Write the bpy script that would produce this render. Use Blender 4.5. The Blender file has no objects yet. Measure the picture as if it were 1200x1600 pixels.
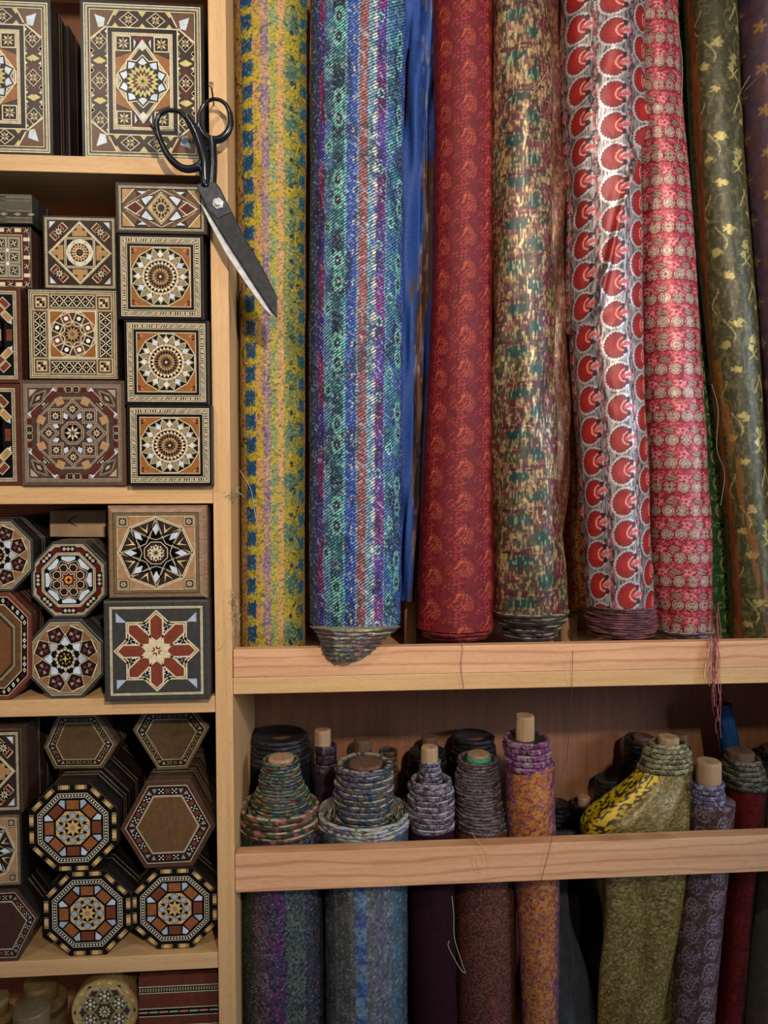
import bpy, math, random
import numpy as np
from mathutils import Vector
random.seed(7)
# ------------------------------------------------------------------ camera
FPX = 1150.0; DIST = 0.9
YAW, PIT, ROL = [math.radians(a) for a in (3.99, -2.27, -0.107)]
def _axes():
    f = np.array([math.sin(YAW)*math.cos(PIT), math.cos(YAW)*math.cos(PIT), math.sin(PIT)])
    r = np.cross(f, [0, 0, 1.0]); r /= np.linalg.norm(r); u = np.cross(r, f)
    c, s = math.cos(ROL), math.sin(ROL)
    return r*c+u*s, -r*s+u*c, f
AR, AU, AF = _axes()
def W(px, py, Y=0.0):
    d = AF*FPX + AR*(px-600) + AU*(800-py)
    return d*((DIST+Y)/d[1]) + np.array([0, -DIST, 0])
cd = bpy.data.cameras.new('camera'); cam = bpy.data.objects.new('camera', cd)
bpy.context.collection.objects.link(cam)
cd.sensor_fit = 'VERTICAL'; cd.sensor_height = 32.0; cd.sensor_width = 24.0; cd.lens = FPX/1600*32.0
cd.clip_start = 0.01
from mathutils import Matrix
mt = Matrix(((AR[0], AU[0], -AF[0]), (AR[1], AU[1], -AF[1]), (AR[2], AU[2], -AF[2])))
cam.matrix_world = Matrix.Translation((0, -DIST, 0)) @ mt.to_4x4()
sc = bpy.context.scene; sc.camera = cam
sc.view_settings.view_transform = 'Standard'; sc.view_settings.look = 'None'
sc.view_settings.gamma = 1; sc.view_settings.use_curve_mapping = False
sc.view_settings.exposure = -0.6
# ------------------------------------------------------------------ light: warm shop spots on the ceiling, cool daylight from the door at right
w = bpy.data.worlds.new('shop_world'); sc.world = w; w.use_nodes = True
w.node_tree.nodes['Background'].inputs[0].default_value = (0.75, 0.78, 1.0, 1)
w.node_tree.nodes['Background'].inputs[1].default_value = 0.2
def lamp(name, kind, loc, target, power, col, size=0.1, spot=60, blend=1.0):
    l = bpy.data.lights.new(name, kind); l.energy = power; l.color = col
    if kind == 'AREA': l.size = size
    else: l.shadow_soft_size = size
    if kind == 'SPOT': l.spot_size = math.radians(spot); l.spot_blend = blend
    o = bpy.data.objects.new(name, l); bpy.context.collection.objects.link(o)
    o.location = loc
    o.rotation_euler = (Vector(target)-Vector(loc)).to_track_quat('-Z', 'Y').to_euler()
    return o
lamp('ceiling_spot', 'SPOT', (0.45, -1.85, 0.86), (0.03, 0.0, 0.24), 200, (1.0, 0.87, 0.75), 0.05, 54, 1.0)
lamp('ceiling_spot', 'SPOT', (-0.8, -1.6, 1.3), (-0.05, 0.0, 0.22), 62, (1.0, 0.88, 0.74), 0.04, 52, 1.0)
lamp('door_daylight', 'AREA', (2.2, -1.5, 0.4), (0.3, 0.0, 0.0), 42, (0.66, 0.8, 1.0), 0.6)
# ------------------------------------------------------------------ helpers
COL = bpy.context.collection
def lin(c):
    c = np.asarray(c, float)/255.0 if np.max(c) > 1.5 else np.asarray(c, float)
    return np.where(c <= 0.04045, c/12.92, ((np.clip(c, 0, None)+0.055)/1.055)**2.4)
def tag(o, label=None, cat=None, group=None, kind=None):
    if label: o['label'] = label
    if cat: o['category'] = cat
    if group: o['group'] = group
    if kind: o['kind'] = kind
    return o
def empty(name, loc):
    o = bpy.data.objects.new(name, None); COL.objects.link(o); o.location = Vector([float(a) for a in loc]); o.empty_display_size = 0.02
    return o
def origin(p):
    v = Vector((0, 0, 0))
    while p is not None:
        v = v + p.location; p = p.parent
    return v
def link_mesh(name, me, mat, parent=None, local=False):
    o = bpy.data.objects.new(name, me); COL.objects.link(o)
    me.materials.append(mat)
    if parent is not None:
        if not local:
            me.transform(Matrix.Translation(-origin(parent)))
        o.parent = parent
    return o
class MB:
    """collects polygons with one colour each and builds ONE mesh"""
    def __init__(s): s.v = []; s.f = []; s.c = []
    def add(s, vs, fs, col=(0.5, 0.5, 0.5), a=0.0):
        b = len(s.v); s.v += [tuple(float(k) for k in q) for q in vs]
        cc = tuple(lin(col))+(a,)
        for f in fs: s.f.append([i+b for i in f]); s.c.append(cc)
    def box(s, lo, hi, col=(128, 128, 128)):
        x0, y0, z0 = lo; x1, y1, z1 = hi
        s.add([(x0, y0, z0), (x1, y0, z0), (x1, y1, z0), (x0, y1, z0), (x0, y0, z1), (x1, y0, z1), (x1, y1, z1), (x0, y1, z1)],
              [(0, 3, 2, 1), (4, 5, 6, 7), (0, 1, 5, 4), (1, 2, 6, 5), (2, 3, 7, 6), (3, 0, 4, 7)], col)
    def rings(s, rows, cols, closed=True, cap0=True, cap1=True, alpha=0.0):
        """rows: list of equal-length loops; cols: one colour per strip"""
        n = len(rows[0])
        for i in range(len(rows)-1):
            vs = list(rows[i])+list(rows[i+1])
            fs = [(j, (j+1) % n, n+(j+1) % n, n+j) for j in range(n if closed else n-1)]
            s.add(vs, fs, cols[i] if isinstance(cols, list) else cols, alpha)
        if cap0: s.add(rows[0], [list(range(n))[::-1]], cols[0] if isinstance(cols, list) else cols, alpha)
        if cap1: s.add(rows[-1], [list(range(n))], cols[-1] if isinstance(cols, list) else cols, alpha)
    def tube(s, pts, r, col, n=8, alpha=0.0):
        pts = [np.array(p, float) for p in pts]; rows = []
        rr = r if isinstance(r, (list, tuple)) else [r]*len(pts)
        up = np.array([0.13, 0.95, 0.28])
        for i, p in enumerate(pts):
            t = pts[min(i+1, len(pts)-1)]-pts[max(i-1, 0)]; t /= (np.linalg.norm(t)+1e-12)
            a = np.cross(t, up); a /= (np.linalg.norm(a)+1e-12); b = np.cross(t, a)
            rows.append([p+rr[i]*(a*math.cos(k*2*math.pi/n)+b*math.sin(k*2*math.pi/n)) for k in range(n)])
        s.rings(rows, col, alpha=alpha)
    def build(s, name, mat, parent=None, local=False, smooth=False, bevel=0.0, merge=False):
        me = bpy.data.meshes.new(name); me.from_pydata(s.v, [], s.f)
        at = me.color_attributes.new('Col', 'FLOAT_COLOR', 'CORNER')
        cnt = [len(f) for f in s.f]
        at.data.foreach_set('color', np.repeat(np.array(s.c, np.float32), cnt, axis=0).ravel())
        if merge or bevel:
            import bmesh
            bm = bmesh.new(); bm.from_mesh(me); bmesh.ops.remove_doubles(bm, verts=bm.verts, dist=1e-5)
            bmesh.ops.recalc_face_normals(bm, faces=bm.faces); bm.to_mesh(me); bm.free()
        if smooth: me.shade_smooth()
        o = link_mesh(name, me, mat, parent, local)
        if bevel:
            md = o.modifiers.new('edge', 'BEVEL'); md.width = bevel; md.segments = 2; md.limit_method = 'ANGLE'
        return o
def bez(pts, n=12):
    """Catmull-Rom through points"""
    P = [np.array(p, float) for p in pts]; P = [2*P[0]-P[1]]+P+[2*P[-1]-P[-2]]; out = []
    for i in range(1, len(P)-2):
        for k in range(n):
            t = k/n; a, b, c, d = P[i-1:i+3]
            out.append(0.5*((2*b)+(c-a)*t+(2*a-5*b+4*c-d)*t*t+(3*b-a-3*c+d)*t**3))
    out.append(P[-2]); return out
# ------------------------------------------------------------------ materials
def newmat(name):
    m = bpy.data.materials.new(name); m.use_nodes = True; nt = m.node_tree
    return m, nt, nt.nodes['Principled BSDF'], (lambda t: nt.nodes.new(t)), nt.links.new
def wood(name, c1, c2, axis, rough=0.45, fine=1.0, cathedral=0.0):
    m, nt, b, N, L = newmat(name)
    tc = N('ShaderNodeTexCoord'); mp = N('ShaderNodeMapping'); L(tc.outputs['Object'], mp.inputs[0])
    sc_ = {'x': (5, 110, 130), 'z': (130, 110, 5), 'y': (110, 5, 110)}[axis]; mp.inputs['Scale'].default_value = [k*fine for k in sc_]
    n1 = N('ShaderNodeTexNoise'); n1.inputs['Scale'].default_value = 1.0; n1.inputs['Detail'].default_value = 6; n1.inputs['Roughness'].default_value = 0.65
    L(mp.outputs[0], n1.inputs['Vector'])
    mp2 = N('ShaderNodeMapping'); L(tc.outputs['Object'], mp2.inputs[0]); mp2.inputs['Scale'].default_value = [k*9 if k > 10 else k*22 for k in sc_]
    n2 = N('ShaderNodeTexNoise'); n2.inputs['Scale'].default_value = 1.0; n2.inputs['Detail'].default_value = 2
    L(mp2.outputs[0], n2.inputs['Vector'])
    r1 = N('ShaderNodeValToRGB'); r1.color_ramp.elements[0].position = 0.32; r1.color_ramp.elements[1].position = 0.68
    r1.color_ramp.elements[0].color = (*lin(c2), 1); r1.color_ramp.elements[1].color = (*lin(c1), 1)
    L(n1.outputs['Fac'], r1.inputs[0])
    mx = N('ShaderNodeMix'); mx.data_type = 'RGBA'; mx.blend_type = 'MULTIPLY'; mx.inputs[0].default_value = 0.55
    r2 = N('ShaderNodeValToRGB'); r2.color_ramp.elements[0].position = 0.33; r2.color_ramp.elements[1].position = 0.5
    r2.color_ramp.elements[0].color = (0.8, 0.72, 0.64, 1); r2.color_ramp.elements[1].color = (1, 1, 1, 1)
    L(n2.outputs['Fac'], r2.inputs[0]); L(r1.outputs[0], mx.inputs[6]); L(r2.outputs[0], mx.inputs[7])
    out = mx.outputs[2]
    if cathedral:
        wv = N('ShaderNodeTexWave'); wv.wave_type = 'BANDS'; wv.bands_direction = 'Z'; wv.inputs['Scale'].default_value = 9; wv.inputs['Distortion'].default_value = 9
        wv.inputs['Detail'].default_value = 3; wv.inputs['Detail Scale'].default_value = 0.7
        mp3 = N('ShaderNodeMapping'); L(tc.outputs['Object'], mp3.inputs[0]); mp3.inputs['Scale'].default_value = (0.55, 1, 2.2)
        L(mp3.outputs[0], wv.inputs['Vector'])
        r3 = N('ShaderNodeValToRGB'); r3.color_ramp.elements[0].position = 0.0; r3.color_ramp.elements[1].position = 0.22
        r3.color_ramp.elements[0].color = (0.72, 0.62, 0.55, 1); r3.color_ramp.elements[1].color = (1, 1, 1, 1)
        L(wv.outputs['Fac'], r3.inputs[0])
        m2 = N('ShaderNodeMix'); m2.data_type = 'RGBA'; m2.blend_type = 'MULTIPLY'; m2.inputs[0].default_value = cathedral
        L(out, m2.inputs[6]); L(r3.outputs[0], m2.inputs[7]); out = m2.outputs[2]
    L(out, b.inputs['Base Color']); b.inputs['Roughness'].default_value = rough
    bp = N('ShaderNodeBump'); bp.inputs['Strength'].default_value = 0.06; bp.inputs['Distance'].default_value = 0.001
    L(n2.outputs['Fac'], bp.inputs['Height']); L(bp.outputs[0], b.inputs['Normal'])
    return m
def attr_mat(name, rough=0.5, noise=(300, 0.15), metal=0.0, bump=0.0, bscale=900, spec=0.5, arough=None, coat=0.0, sheen=0.0, stretch=(1, 1, 1)):
    """surface whose own colours sit in the mesh; alpha marks metallic thread / mother-of-pearl"""
    m, nt, b, N, L = newmat(name)
    a = N('ShaderNodeAttribute'); a.attribute_name = 'Col'
    tc = N('ShaderNodeTexCoord'); mp = N('ShaderNodeMapping'); mp.inputs['Scale'].default_value = stretch; L(tc.outputs['Object'], mp.inputs[0])
    n = N('ShaderNodeTexNoise'); n.inputs['Scale'].default_value = noise[0]; n.inputs['Detail'].default_value = 4
    L(mp.outputs[0], n.inputs['Vector'])
    mr = N('ShaderNodeMapRange'); mr.inputs[1].default_value = 0.3; mr.inputs[2].default_value = 0.7
    mr.inputs[3].default_value = 1-noise[1]*1.3; mr.inputs[4].default_value = 1+noise[1]*0.7; L(n.outputs['Fac'], mr.inputs[0])
    vm = N('ShaderNodeVectorMath'); vm.operation = 'SCALE'; L(a.outputs['Color'], vm.inputs[0]); L(mr.outputs[0], vm.inputs['Scale'])
    L(vm.outputs[0], b.inputs['Base Color']); b.inputs['Roughness'].default_value = rough
    b.inputs['Specular IOR Level'].default_value = spec
    if arough is not None:
        r = N('ShaderNodeMapRange'); r.inputs[3].default_value = rough; r.inputs[4].default_value = arough
        L(a.outputs['Alpha'], r.inputs[0]); L(r.outputs[0], b.inputs['Roughness'])
    if metal:
        k = N('ShaderNodeMath'); k.operation = 'MULTIPLY'; k.inputs[1].default_value = metal
        L(a.outputs['Alpha'], k.inputs[0]); L(k.outputs[0], b.inputs['Metallic'])
    if coat: b.inputs['Coat Weight'].default_value = coat; b.inputs['Coat Roughness'].default_value = 0.2
    if sheen: b.inputs['Sheen Weight'].default_value = sheen
    if bump:
        n3 = N('ShaderNodeTexNoise'); n3.inputs['Scale'].default_value = bscale; n3.inputs['Detail'].default_value = 2
        L(tc.outputs['Object'], n3.inputs['Vector'])
        bp = N('ShaderNodeBump'); bp.inputs['Strength'].default_value = bump; bp.inputs['Distance'].default_value = 0.0008
        L(n3.outputs['Fac'], bp.inputs['Height']); L(bp.outputs[0], b.inputs['Normal'])
    return m
def plain(name, c, rough=0.5, metal=0.0, noise=0.1, nscale=60, spec=0.5):
    m, nt, b, N, L = newmat(name)
    tc = N('ShaderNodeTexCoord'); n = N('ShaderNodeTexNoise'); n.inputs['Scale'].default_value = nscale; n.inputs['Detail'].default_value = 5
    L(tc.outputs['Object'], n.inputs['Vector'])
    r = N('ShaderNodeValToRGB'); cl = lin(c)
    r.color_ramp.elements[0].color = (*(cl*(1-noise*2)), 1); r.color_ramp.elements[1].color = (*np.clip(cl*(1+noise*2), 0, 1), 1)
    r.color_ramp.elements[0].position = 0.3; r.color_ramp.elements[1].position = 0.7
    L(n.outputs['Fac'], r.inputs[0]); L(r.outputs[0], b.inputs['Base Color'])
    b.inputs['Roughness'].default_value = rough; b.inputs['Metallic'].default_value = metal; b.inputs['Specular IOR Level'].default_value = spec
    return m
BEECH_V = wood('beech_upright', (226, 184, 128), (208, 162, 108), 'z')
BEECH_H = wood('beech_shelf', (226, 184, 128), (208, 162, 108), 'x')
BEECH_P = wood('beech_lip', (234, 182, 136), (212, 156, 112), 'x', cathedral=0.75)
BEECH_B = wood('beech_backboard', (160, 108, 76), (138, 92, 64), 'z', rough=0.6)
INLAY = attr_mat('marquetry', rough=0.34, noise=(160, 0.16), arough=0.25, coat=0.0, spec=0.22)
BOXWOOD = attr_mat('box_wood', rough=0.38, noise=(90, 0.28), bump=0.05, stretch=(1, 1, 6), coat=0.0, spec=0.3)
CLOTH = attr_mat('woven_cloth', rough=0.62, noise=(700, 0.18), metal=0.55, bump=0.35, bscale=1500, arough=0.42, spec=0.35)
SATIN = attr_mat('satin_brocade', rough=0.42, noise=(600, 0.15), metal=0.7, bump=0.25, bscale=1300, arough=0.3, spec=0.5)
DULL = attr_mat('dull_cloth', rough=0.85, noise=(500, 0.25), bump=0.4, bscale=900, spec=0.15)
EDGE = attr_mat('selvedge', rough=0.55, noise=(500, 0.3), metal=0.4, bump=0.5, bscale=900, arough=0.4)
POLE = wood('pole_wood', (190, 158, 120), (150, 116, 82), 'z', rough=0.7)
POLE_D = wood('pole_wood_dark', (118, 88, 62), (84, 60, 42), 'z', rough=0.75)
THREAD = attr_mat('thread', rough=0.5, noise=(400, 0.2))
STEEL_B = plain('black_steel', (30, 32, 36), 0.22, 0.35, 0.3, 40, 0.6)
STEEL = plain('blade_steel', (34, 35, 37), 0.38, 0.4, 0.3, 120)
CHROME = plain('bright_steel', (214, 214, 210), 0.3, 0.35, 0.1, 200)
KRAFT = plain('kraft_card', (168, 138, 100), 0.7, 0, 0.12, 30)
# ------------------------------------------------------------------ shelving
X = lambda px, py, Y=0: W(px, py, Y)[0]
Z = lambda px, py, Y=0: W(px, py, Y)[2]
DEPTH = 0.245
DL, DR = float(np.mean([X(322, 0), X(334.3, 720), X(341.5, 1520)])), float(np.mean([X(350.5, 0), X(361.5, 750), X(366, 1330), X(369.5, 1590)]))
XL, XR = X(-330, 800), X(1420, 800)
ZT, ZB = Z(600, -230), Z(600, 1800)
unit = empty('shelving_unit', (0, DEPTH/2, ZB)); tag(unit, 'beech shelving unit holding inlaid boxes at left and fabric bolts at right', 'shelving')
def slab(name, mat, x0, x1, z0, z1, y0=0.0, y1=DEPTH, bev=0.0008, label=None):
    m = MB(); m.box((x0, y0, z0), (x1, y1, z1)); o = m.build(name, mat, unit, bevel=bev)
    if label: o['label'] = label
    return o
mw_ = MB(); mw_.box((XL-.6, DEPTH+.02, ZB-.3), (XR+.6, DEPTH+.06, ZT+.3)); tag(mw_.build('wall_back', plain('wall_plaster', (196, 186, 170), .8, 0, .05, 8)), kind='structure')
slab('divider_panel', BEECH_V, DL, DR, ZB, ZT)
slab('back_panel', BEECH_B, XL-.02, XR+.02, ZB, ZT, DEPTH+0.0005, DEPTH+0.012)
slab('side_panel', BEECH_V, XL-.022, XL-.0003, ZB, ZT)
slab('side_panel', BEECH_V, XR+.0003, XR+.022, ZB, ZT)
def zavg(pts): return float(np.mean([Z(*p) for p in pts]))
S = {}
for k, (top, bot) in {'a': ([(0, 240), (310, 248)], [(0, 266), (310, 274)]), 'b': ([(0, 759), (330, 759)], [(0, 787.7), (332, 787)]),
                      'c': ([(0, 1095), (330, 1088)], [(0, 1122), (335, 1112.8)]), 'd': ([(60, 1502), (341, 1489)], [(0, 1529.5), (340, 1513.5)])}.items():
    S[k] = zavg(top); slab('shelf', BEECH_H, XL, DL-.0004, zavg(bot), S[k], 0.001)
S['e'] = Z(200, 1760); slab('shelf', BEECH_H, XL, DL-.0004, S['e']-.022, S['e'], 0.001)
slab('shelf', BEECH_H, XL, DL-.0004, Z(200, -200), Z(200, -200)+.022, 0.001)
ZF0, ZF1, ZF2 = zavg([(365, 1011.5), (1200, 1004.5)]), zavg([(365, 1055), (1200, 1046)]), zavg([(365, 1081.5), (1200, 1071)])
slab('shelf', BEECH_H, DR+.0004, XR, ZF2, ZF1-.0003, 0.001)
slab('shelf_lip', BEECH_P, DR+.001, XR, ZF1, ZF0, 0.0, 0.016)
ZG0, ZG1 = zavg([(367, 1337.8), (1200, 1303)]), zavg([(367, 1396.8), (1200, 1360)])
slab('retaining_rail', BEECH_P, DR+.0006, XR, ZG1, ZG0, 0.0, 0.02)
ZFL = Z(700, 1760); slab('shelf', BEECH_H, DR+.0004, XR, ZFL-.022, ZFL, 0.001)
slab('top_board', BEECH_H, XL, XR, ZT-.02, ZT, 0.0)
SHT = ZF1   # standing surface for the upper bolts
# ------------------------------------------------------------------ marquetry
CR = (222, 208, 168); BK = (14, 11, 10); DW = (54, 38, 29); MW = (104, 74, 52); OR = (150, 96, 46); RD = (84, 30, 24)
YL = (206, 192, 118); PR = (204, 214, 220); OL = (150, 134, 96); TN = (176, 138, 88); PK = (206, 128, 104); GY = (70, 66, 60); RW = (116, 58, 40)
def ngon(n, r, rot=0.0, cx=0, cy=0): return [(cx+r*math.cos(rot+2*math.pi*k/n), cy+r*math.sin(rot+2*math.pi*k/n)) for k in range(n)]
def star(n, r1, r2, rot=0.0, cx=0, cy=0):
    return [(cx+(r1 if k % 2 == 0 else r2)*math.cos(rot+math.pi*k/n), cy+(r1 if k % 2 == 0 else r2)*math.sin(rot+math.pi*k/n)) for k in range(2*n)]
def sq(r, ry=None, cx=0, cy=0): ry = r if ry is None else ry; return [(cx-r, cy-ry), (cx+r, cy-ry), (cx+r, cy+ry), (cx-r, cy+ry)]
def kite(r0, rm, r1, wd, a, cx=0, cy=0):
    p = lambda r, t: (cx+r*math.cos(t), cy+r*math.sin(t)); return [p(r0, a), p(rm, a-wd), p(r1, a), p(rm, a+wd)]
def dia(cx, cy, r, ry=None): ry = ry or r; return [(cx-r, cy), (cx, cy-ry), (cx+r, cy), (cx, cy+ry)]
def scl(P, k, c=(0, 0)): return [(c[0]+(x-c[0])*k, c[1]+(y-c[1])*k) for x, y in P]
PI = math.pi
class Inlay:
    def __init__(s, sx, sz, cz, y0=-0.0002): s.m = MB(); s.sx = sx; s.sz = sz; s.cz = cz; s.z = y0
    def up(s, k=1): s.z -= 0.00009*k
    def P(s, pts, c): s.m.add([(x*s.sx, s.z, s.cz+y*s.sz) for x, y in pts], [list(range(len(pts)))], c, 1.0 if c is PR else 0.0)
    def R(s, a, b, c):
        n = len(a)
        for i in range(n):
            j = (i+1) % n; s.P([a[i], a[j], b[j], b[i]], c)
    def frame(s, P, k1, k2, c): s.R(scl(P, k1), scl(P, k2), c)
    def line(s, p, q, wd, c):
        dx, dy = q[0]-p[0], q[1]-p[1]; l = math.hypot(dx, dy)+1e-9; nx, ny = -dy/l*wd/2, dx/l*wd/2; ex, ey = dx/l*wd*.4, dy/l*wd*.4
        s.P([(p[0]+nx-ex, p[1]+ny-ey), (q[0]+nx+ex, q[1]+ny+ey), (q[0]-nx+ex, q[1]-ny+ey), (p[0]-nx-ex, p[1]-ny-ey)], c)
    def outl(s, P, wd, c):
        for i in range(len(P)): s.line(P[i], P[(i+1) % len(P)], wd, c)
    def lined(s, P, wd, c1=CR, c2=BK):
        s.up(); s.outl(P, wd, c1); s.up(); s.outl(P, wd*.34, c2)
    def dash(s, A, B, n, cols, slant=0.0, fill=0.62):
        """dashes between two nested outlines, n per edge"""
        m = len(A)
        for i in range(m):
            j = (i+1) % m
            nn = n[i % len(n)] if isinstance(n, (list, tuple)) else n
            for k in range(nn):
                t0 = (k+0.5-fill/2)/nn; t1 = (k+0.5+fill/2)/nn; d = slant/nn
                f = lambda Q, t: (Q[i][0]+(Q[j][0]-Q[i][0])*t, Q[i][1]+(Q[j][1]-Q[i][1])*t)
                s.P([f(A, t0), f(A, t1), f(B, t1+d), f(B, t0+d)], cols[k % len(cols)])
    def ros(s, cx, cy, r, n=8, c=(CR, BK)):
        s.P(ngon(16, r*1.0, 0, cx, cy), c[1]); s.up()
        for k in range(n):
            a = 2*PI*k/n
            s.P([(cx+r*.16*math.cos(a), cy+r*.16*math.sin(a)), (cx+r*.5*math.cos(a-.3), cy+r*.5*math.sin(a-.3)), (cx+r*.95*math.cos(a), cy+r*.95*math.sin(a)), (cx+r*.5*math.cos(a+.3), cy+r*.5*math.sin(a+.3))], c[0])
        s.P(ngon(4, r*.2, 0, cx, cy), RW)
        s.z += 0.00009
    def pin(s, cx, cy, r, c1=BK, c2=CR):
        """square with pinwheel triangles"""
        s.P(sq(r, None, cx, cy), c1); s.up()
        for k in range(4):
            a = k*PI/2; co, si = math.cos(a), math.sin(a)
            rr = lambda x, y: (cx+(x*co-y*si)*r, cy+(x*si+y*co)*r)
            s.P([rr(0, 0), rr(.95, .1), rr(.45, .5)], c2); s.P([rr(.5, -.9), rr(.9, -.9), rr(.9, -.5)], c2)
        s.z += 0.00009
    def tring(s, r0, r1, n, c1, c2, cx=0, cy=0, ph=0):
        """ring of alternating triangles"""
        p = lambda r, t: (cx+r*math.cos(t), cy+r*math.sin(t)); d = 2*PI/n
        for k in range(n):
            a = ph+k*d
            s.P([p(r0, a), p(r1, a-d/2), p(r1, a+d/2)], c1); s.P([p(r1, a+d/2), p(r0, a), p(r0, a+d)], c2)
    def disc(s, r, rings, cx=0, cy=0):
        k0 = r
        for i, (k, n, c1, c2) in enumerate(rings):
            s.tring(k0*0.0+k*r if False else k*r, k0, n, c1, c2, cx, cy, i*.2); k0 = k*r
        s.P(ngon(12, k0, 0, cx, cy), OR)
def hexs(s): return None
def d_large(s, A):            # tall rectangular lid, A = height / width
    P = lambda rx, ry: [(-rx, -ry*1.0), (rx, -ry), (rx, ry), (-rx, ry)]
    e = 1/A
    def rect(m): return [(-1+m, -1+m*e), (1-m, -1+m*e), (1-m, 1-m*e), (-1+m, 1-m*e)]
    def fr(a, b, c): s.R(rect(a), rect(b), c)
    s.P(rect(.0), BK); s.up(); fr(.05, .07, CR); fr(.085, .1, CR); fr(.1, .13, BK); s.up(); s.dash(rect(.09), rect(.12), [60, 76], [CR], fill=.5); fr(.14, .155, CR)
    s.P(rect(.16), DW); s.up()
    xi, yi = .56, 1-(.44)*e
    bx = (1-.16+xi)/2; by = (1-.16*e+yi)/2; hw = (.84-xi)/2
    for sx in (-1, 1):
        for k, t in enumerate([-.62, -.31, 0, .31, .62]):
            cy = t*.80
            if abs(t) < .1: s.P([(sx*bx-hw, cy), (sx*bx, cy+hw*1.9*e*1.1), (sx*bx+hw, cy), (sx*bx, cy-hw*1.9*e*1.1)], RD)
            if abs(abs(t)-.31) < .02:
                s.P(dia(sx*bx, cy, hw*.8, hw*.45*e), YL)
                for q in (-1, 1):
                    for w_ in (-1, 1): s.P([(sx*bx+w_*hw*.95, cy+q*.035), (sx*bx+w_*hw*.6, cy+q*.06), (sx*bx+w_*hw*.95, cy+q*.09)], CR)
            else:
                s.up(); s.P(dia(sx*bx, cy, hw*.95, hw*1.05*e), CR); s.up(); s.P(dia(sx*bx, cy, hw*.84, hw*.93*e), BK); s.up()
                s.ros_e(sx*bx, cy, hw*.6, e); s.z += 0.00027
            for q in (-1, 1):
                for w_ in (-1, 1): s.P([(sx*bx+w_*hw*.97, cy+q*.085), (sx*bx+w_*hw*.62, cy+q*.12), (sx*bx+w_*hw*.97, cy+q*.15)], CR)
    for sy in (-1, 1):
        for t in (-.22, .22):
            s.up(); s.P(dia(t, sy*by, hw*1.15, hw*.95*e), CR); s.up(); s.P(dia(t, sy*by, hw*1.0, hw*.82*e), BK); s.up(); s.ros_e(t, sy*by, hw*.6, e); s.z += 0.00027
        for t in (-.44, 0, .44):
            for q in (-1, 1): s.P([(t-.07, sy*by+q*hw*e), (t+.07, sy*by+q*hw*e), (t, sy*by+q*hw*e*.35)], YL)
    s.up(2)
    for sx in (-1, 1):
        for sy in (-1, 1):
            c = (sx*.84, sy*(1-.16*e)); L_ = .5
            Q = [c, (c[0]-sx*.40, c[1]), (c[0]-sx*.27, c[1]-sy*.19), (c[0], c[1]-sy*.36)]
            s.P(Q, MW); s.up(); s.line(Q[1], Q[2], .022, CR); s.line(Q[2], Q[3], .022, CR)
            s.P([(c[0]-sx*.07, c[1]-sy*.07*e), (c[0]-sx*.24, c[1]-sy*.13*e), (c[0]-sx*.22, c[1]-sy*.26*e), (c[0]-sx*.13, c[1]-sy*.28*e)], PR); s.z += 0.00009
    s.up(); 
    R2 = lambda k: [(-xi+k, -yi+k*e), (xi-k, -yi+k*e), (xi-k, yi-k*e), (-xi+k, yi-k*e)]
    s.P(R2(-.02), CR); s.up(); s.P(R2(0), BK); s.up(); s.P(R2(.07), CR); s.up(); s.dash(R2(.075), R2(.105), [28, 44], [OL], fill=.4); s.up(); s.P(R2(.12), RD); s.up()
    ix, iy = xi-.12, yi-.12*e
    # orange curved wedges
    for sx in (-1, 1):
        for sy in (-1, 1):
            s.P([(sx*.02, sy*iy*.72), (sx*ix, sy*iy*.50), (sx*ix, sy*iy*.2), (sx*ix*.55, sy*iy*.3)], OR)
            s.P([(sx*.02, sy*iy*.74), (sx*ix*.55, sy*iy*.72), (sx*ix, sy*iy*.58), (sx*ix, sy*iy*.5)], DW)
            s.up(); s.pin_e(sx*(ix-.13), sy*(iy-.13*e), .125, e)
            s.P([(sx*.04, sy*iy*.86), (sx*(ix-.27), sy*(iy-.02)), (sx*(ix-.27), sy*(iy-.24*e))], BK); s.up(); s.P([(sx*.1, sy*iy*.86), (sx*(ix-.30), sy*(iy-.05*e)), (sx*(ix-.30), sy*(iy-.21*e))], PR); s.z += 0.00018
    s.up()
    D = [(-ix*.98, -.1*e), (0, -iy*.93), (ix*.98, -.1*e), (ix*.98, .1*e), (0, iy*.93), (-ix*.98, .1*e)]
    s.P(D, CR); s.up(); s.P(scl(D, .93), DW); s.up(); s.outl(scl(D, .89), .014, CR); s.up()
    for sy in (-1, 1):
        s.P(dia(0, sy*iy*.76, .075, .075*e), CR); s.up(); s.P(dia(0, sy*iy*.76, .06, .06*e), PR); s.z += 0.00009
    def E_(pts): return [(x, y*e) for x, y in pts]
    s.up(2); s.P(E_(star(10, .44, .35, PI/2)), CR); s.up(); s.P(E_(star(10, .415, .33, PI/2)), BK); s.up()
    for k in range(10): s.P(E_(kite(.25, .31, .385, .24, PI/2+PI*(2*k)/10)), PR)
    s.P(E_(ngon(20, .26)), DW); s.up()
    for r0, r1, n, c1, c2 in ((.2, .27, 20, BK, YL), (.14, .2, 16, YL, DW), (.07, .14, 12, RW, YL), (0.02, .07, 8, YL, BK)):
        p = lambda r, t: (r*math.cos(t), r*math.sin(t)*e); d = 2*PI/n
        for k in range(n): s.P([p(r0, k*d), p(r1, k*d-d/2), p(r1, k*d+d/2)], c1); s.P([p(r1, k*d+d/2), p(r0, k*d), p(r0, k*d+d)], c2)
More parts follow.
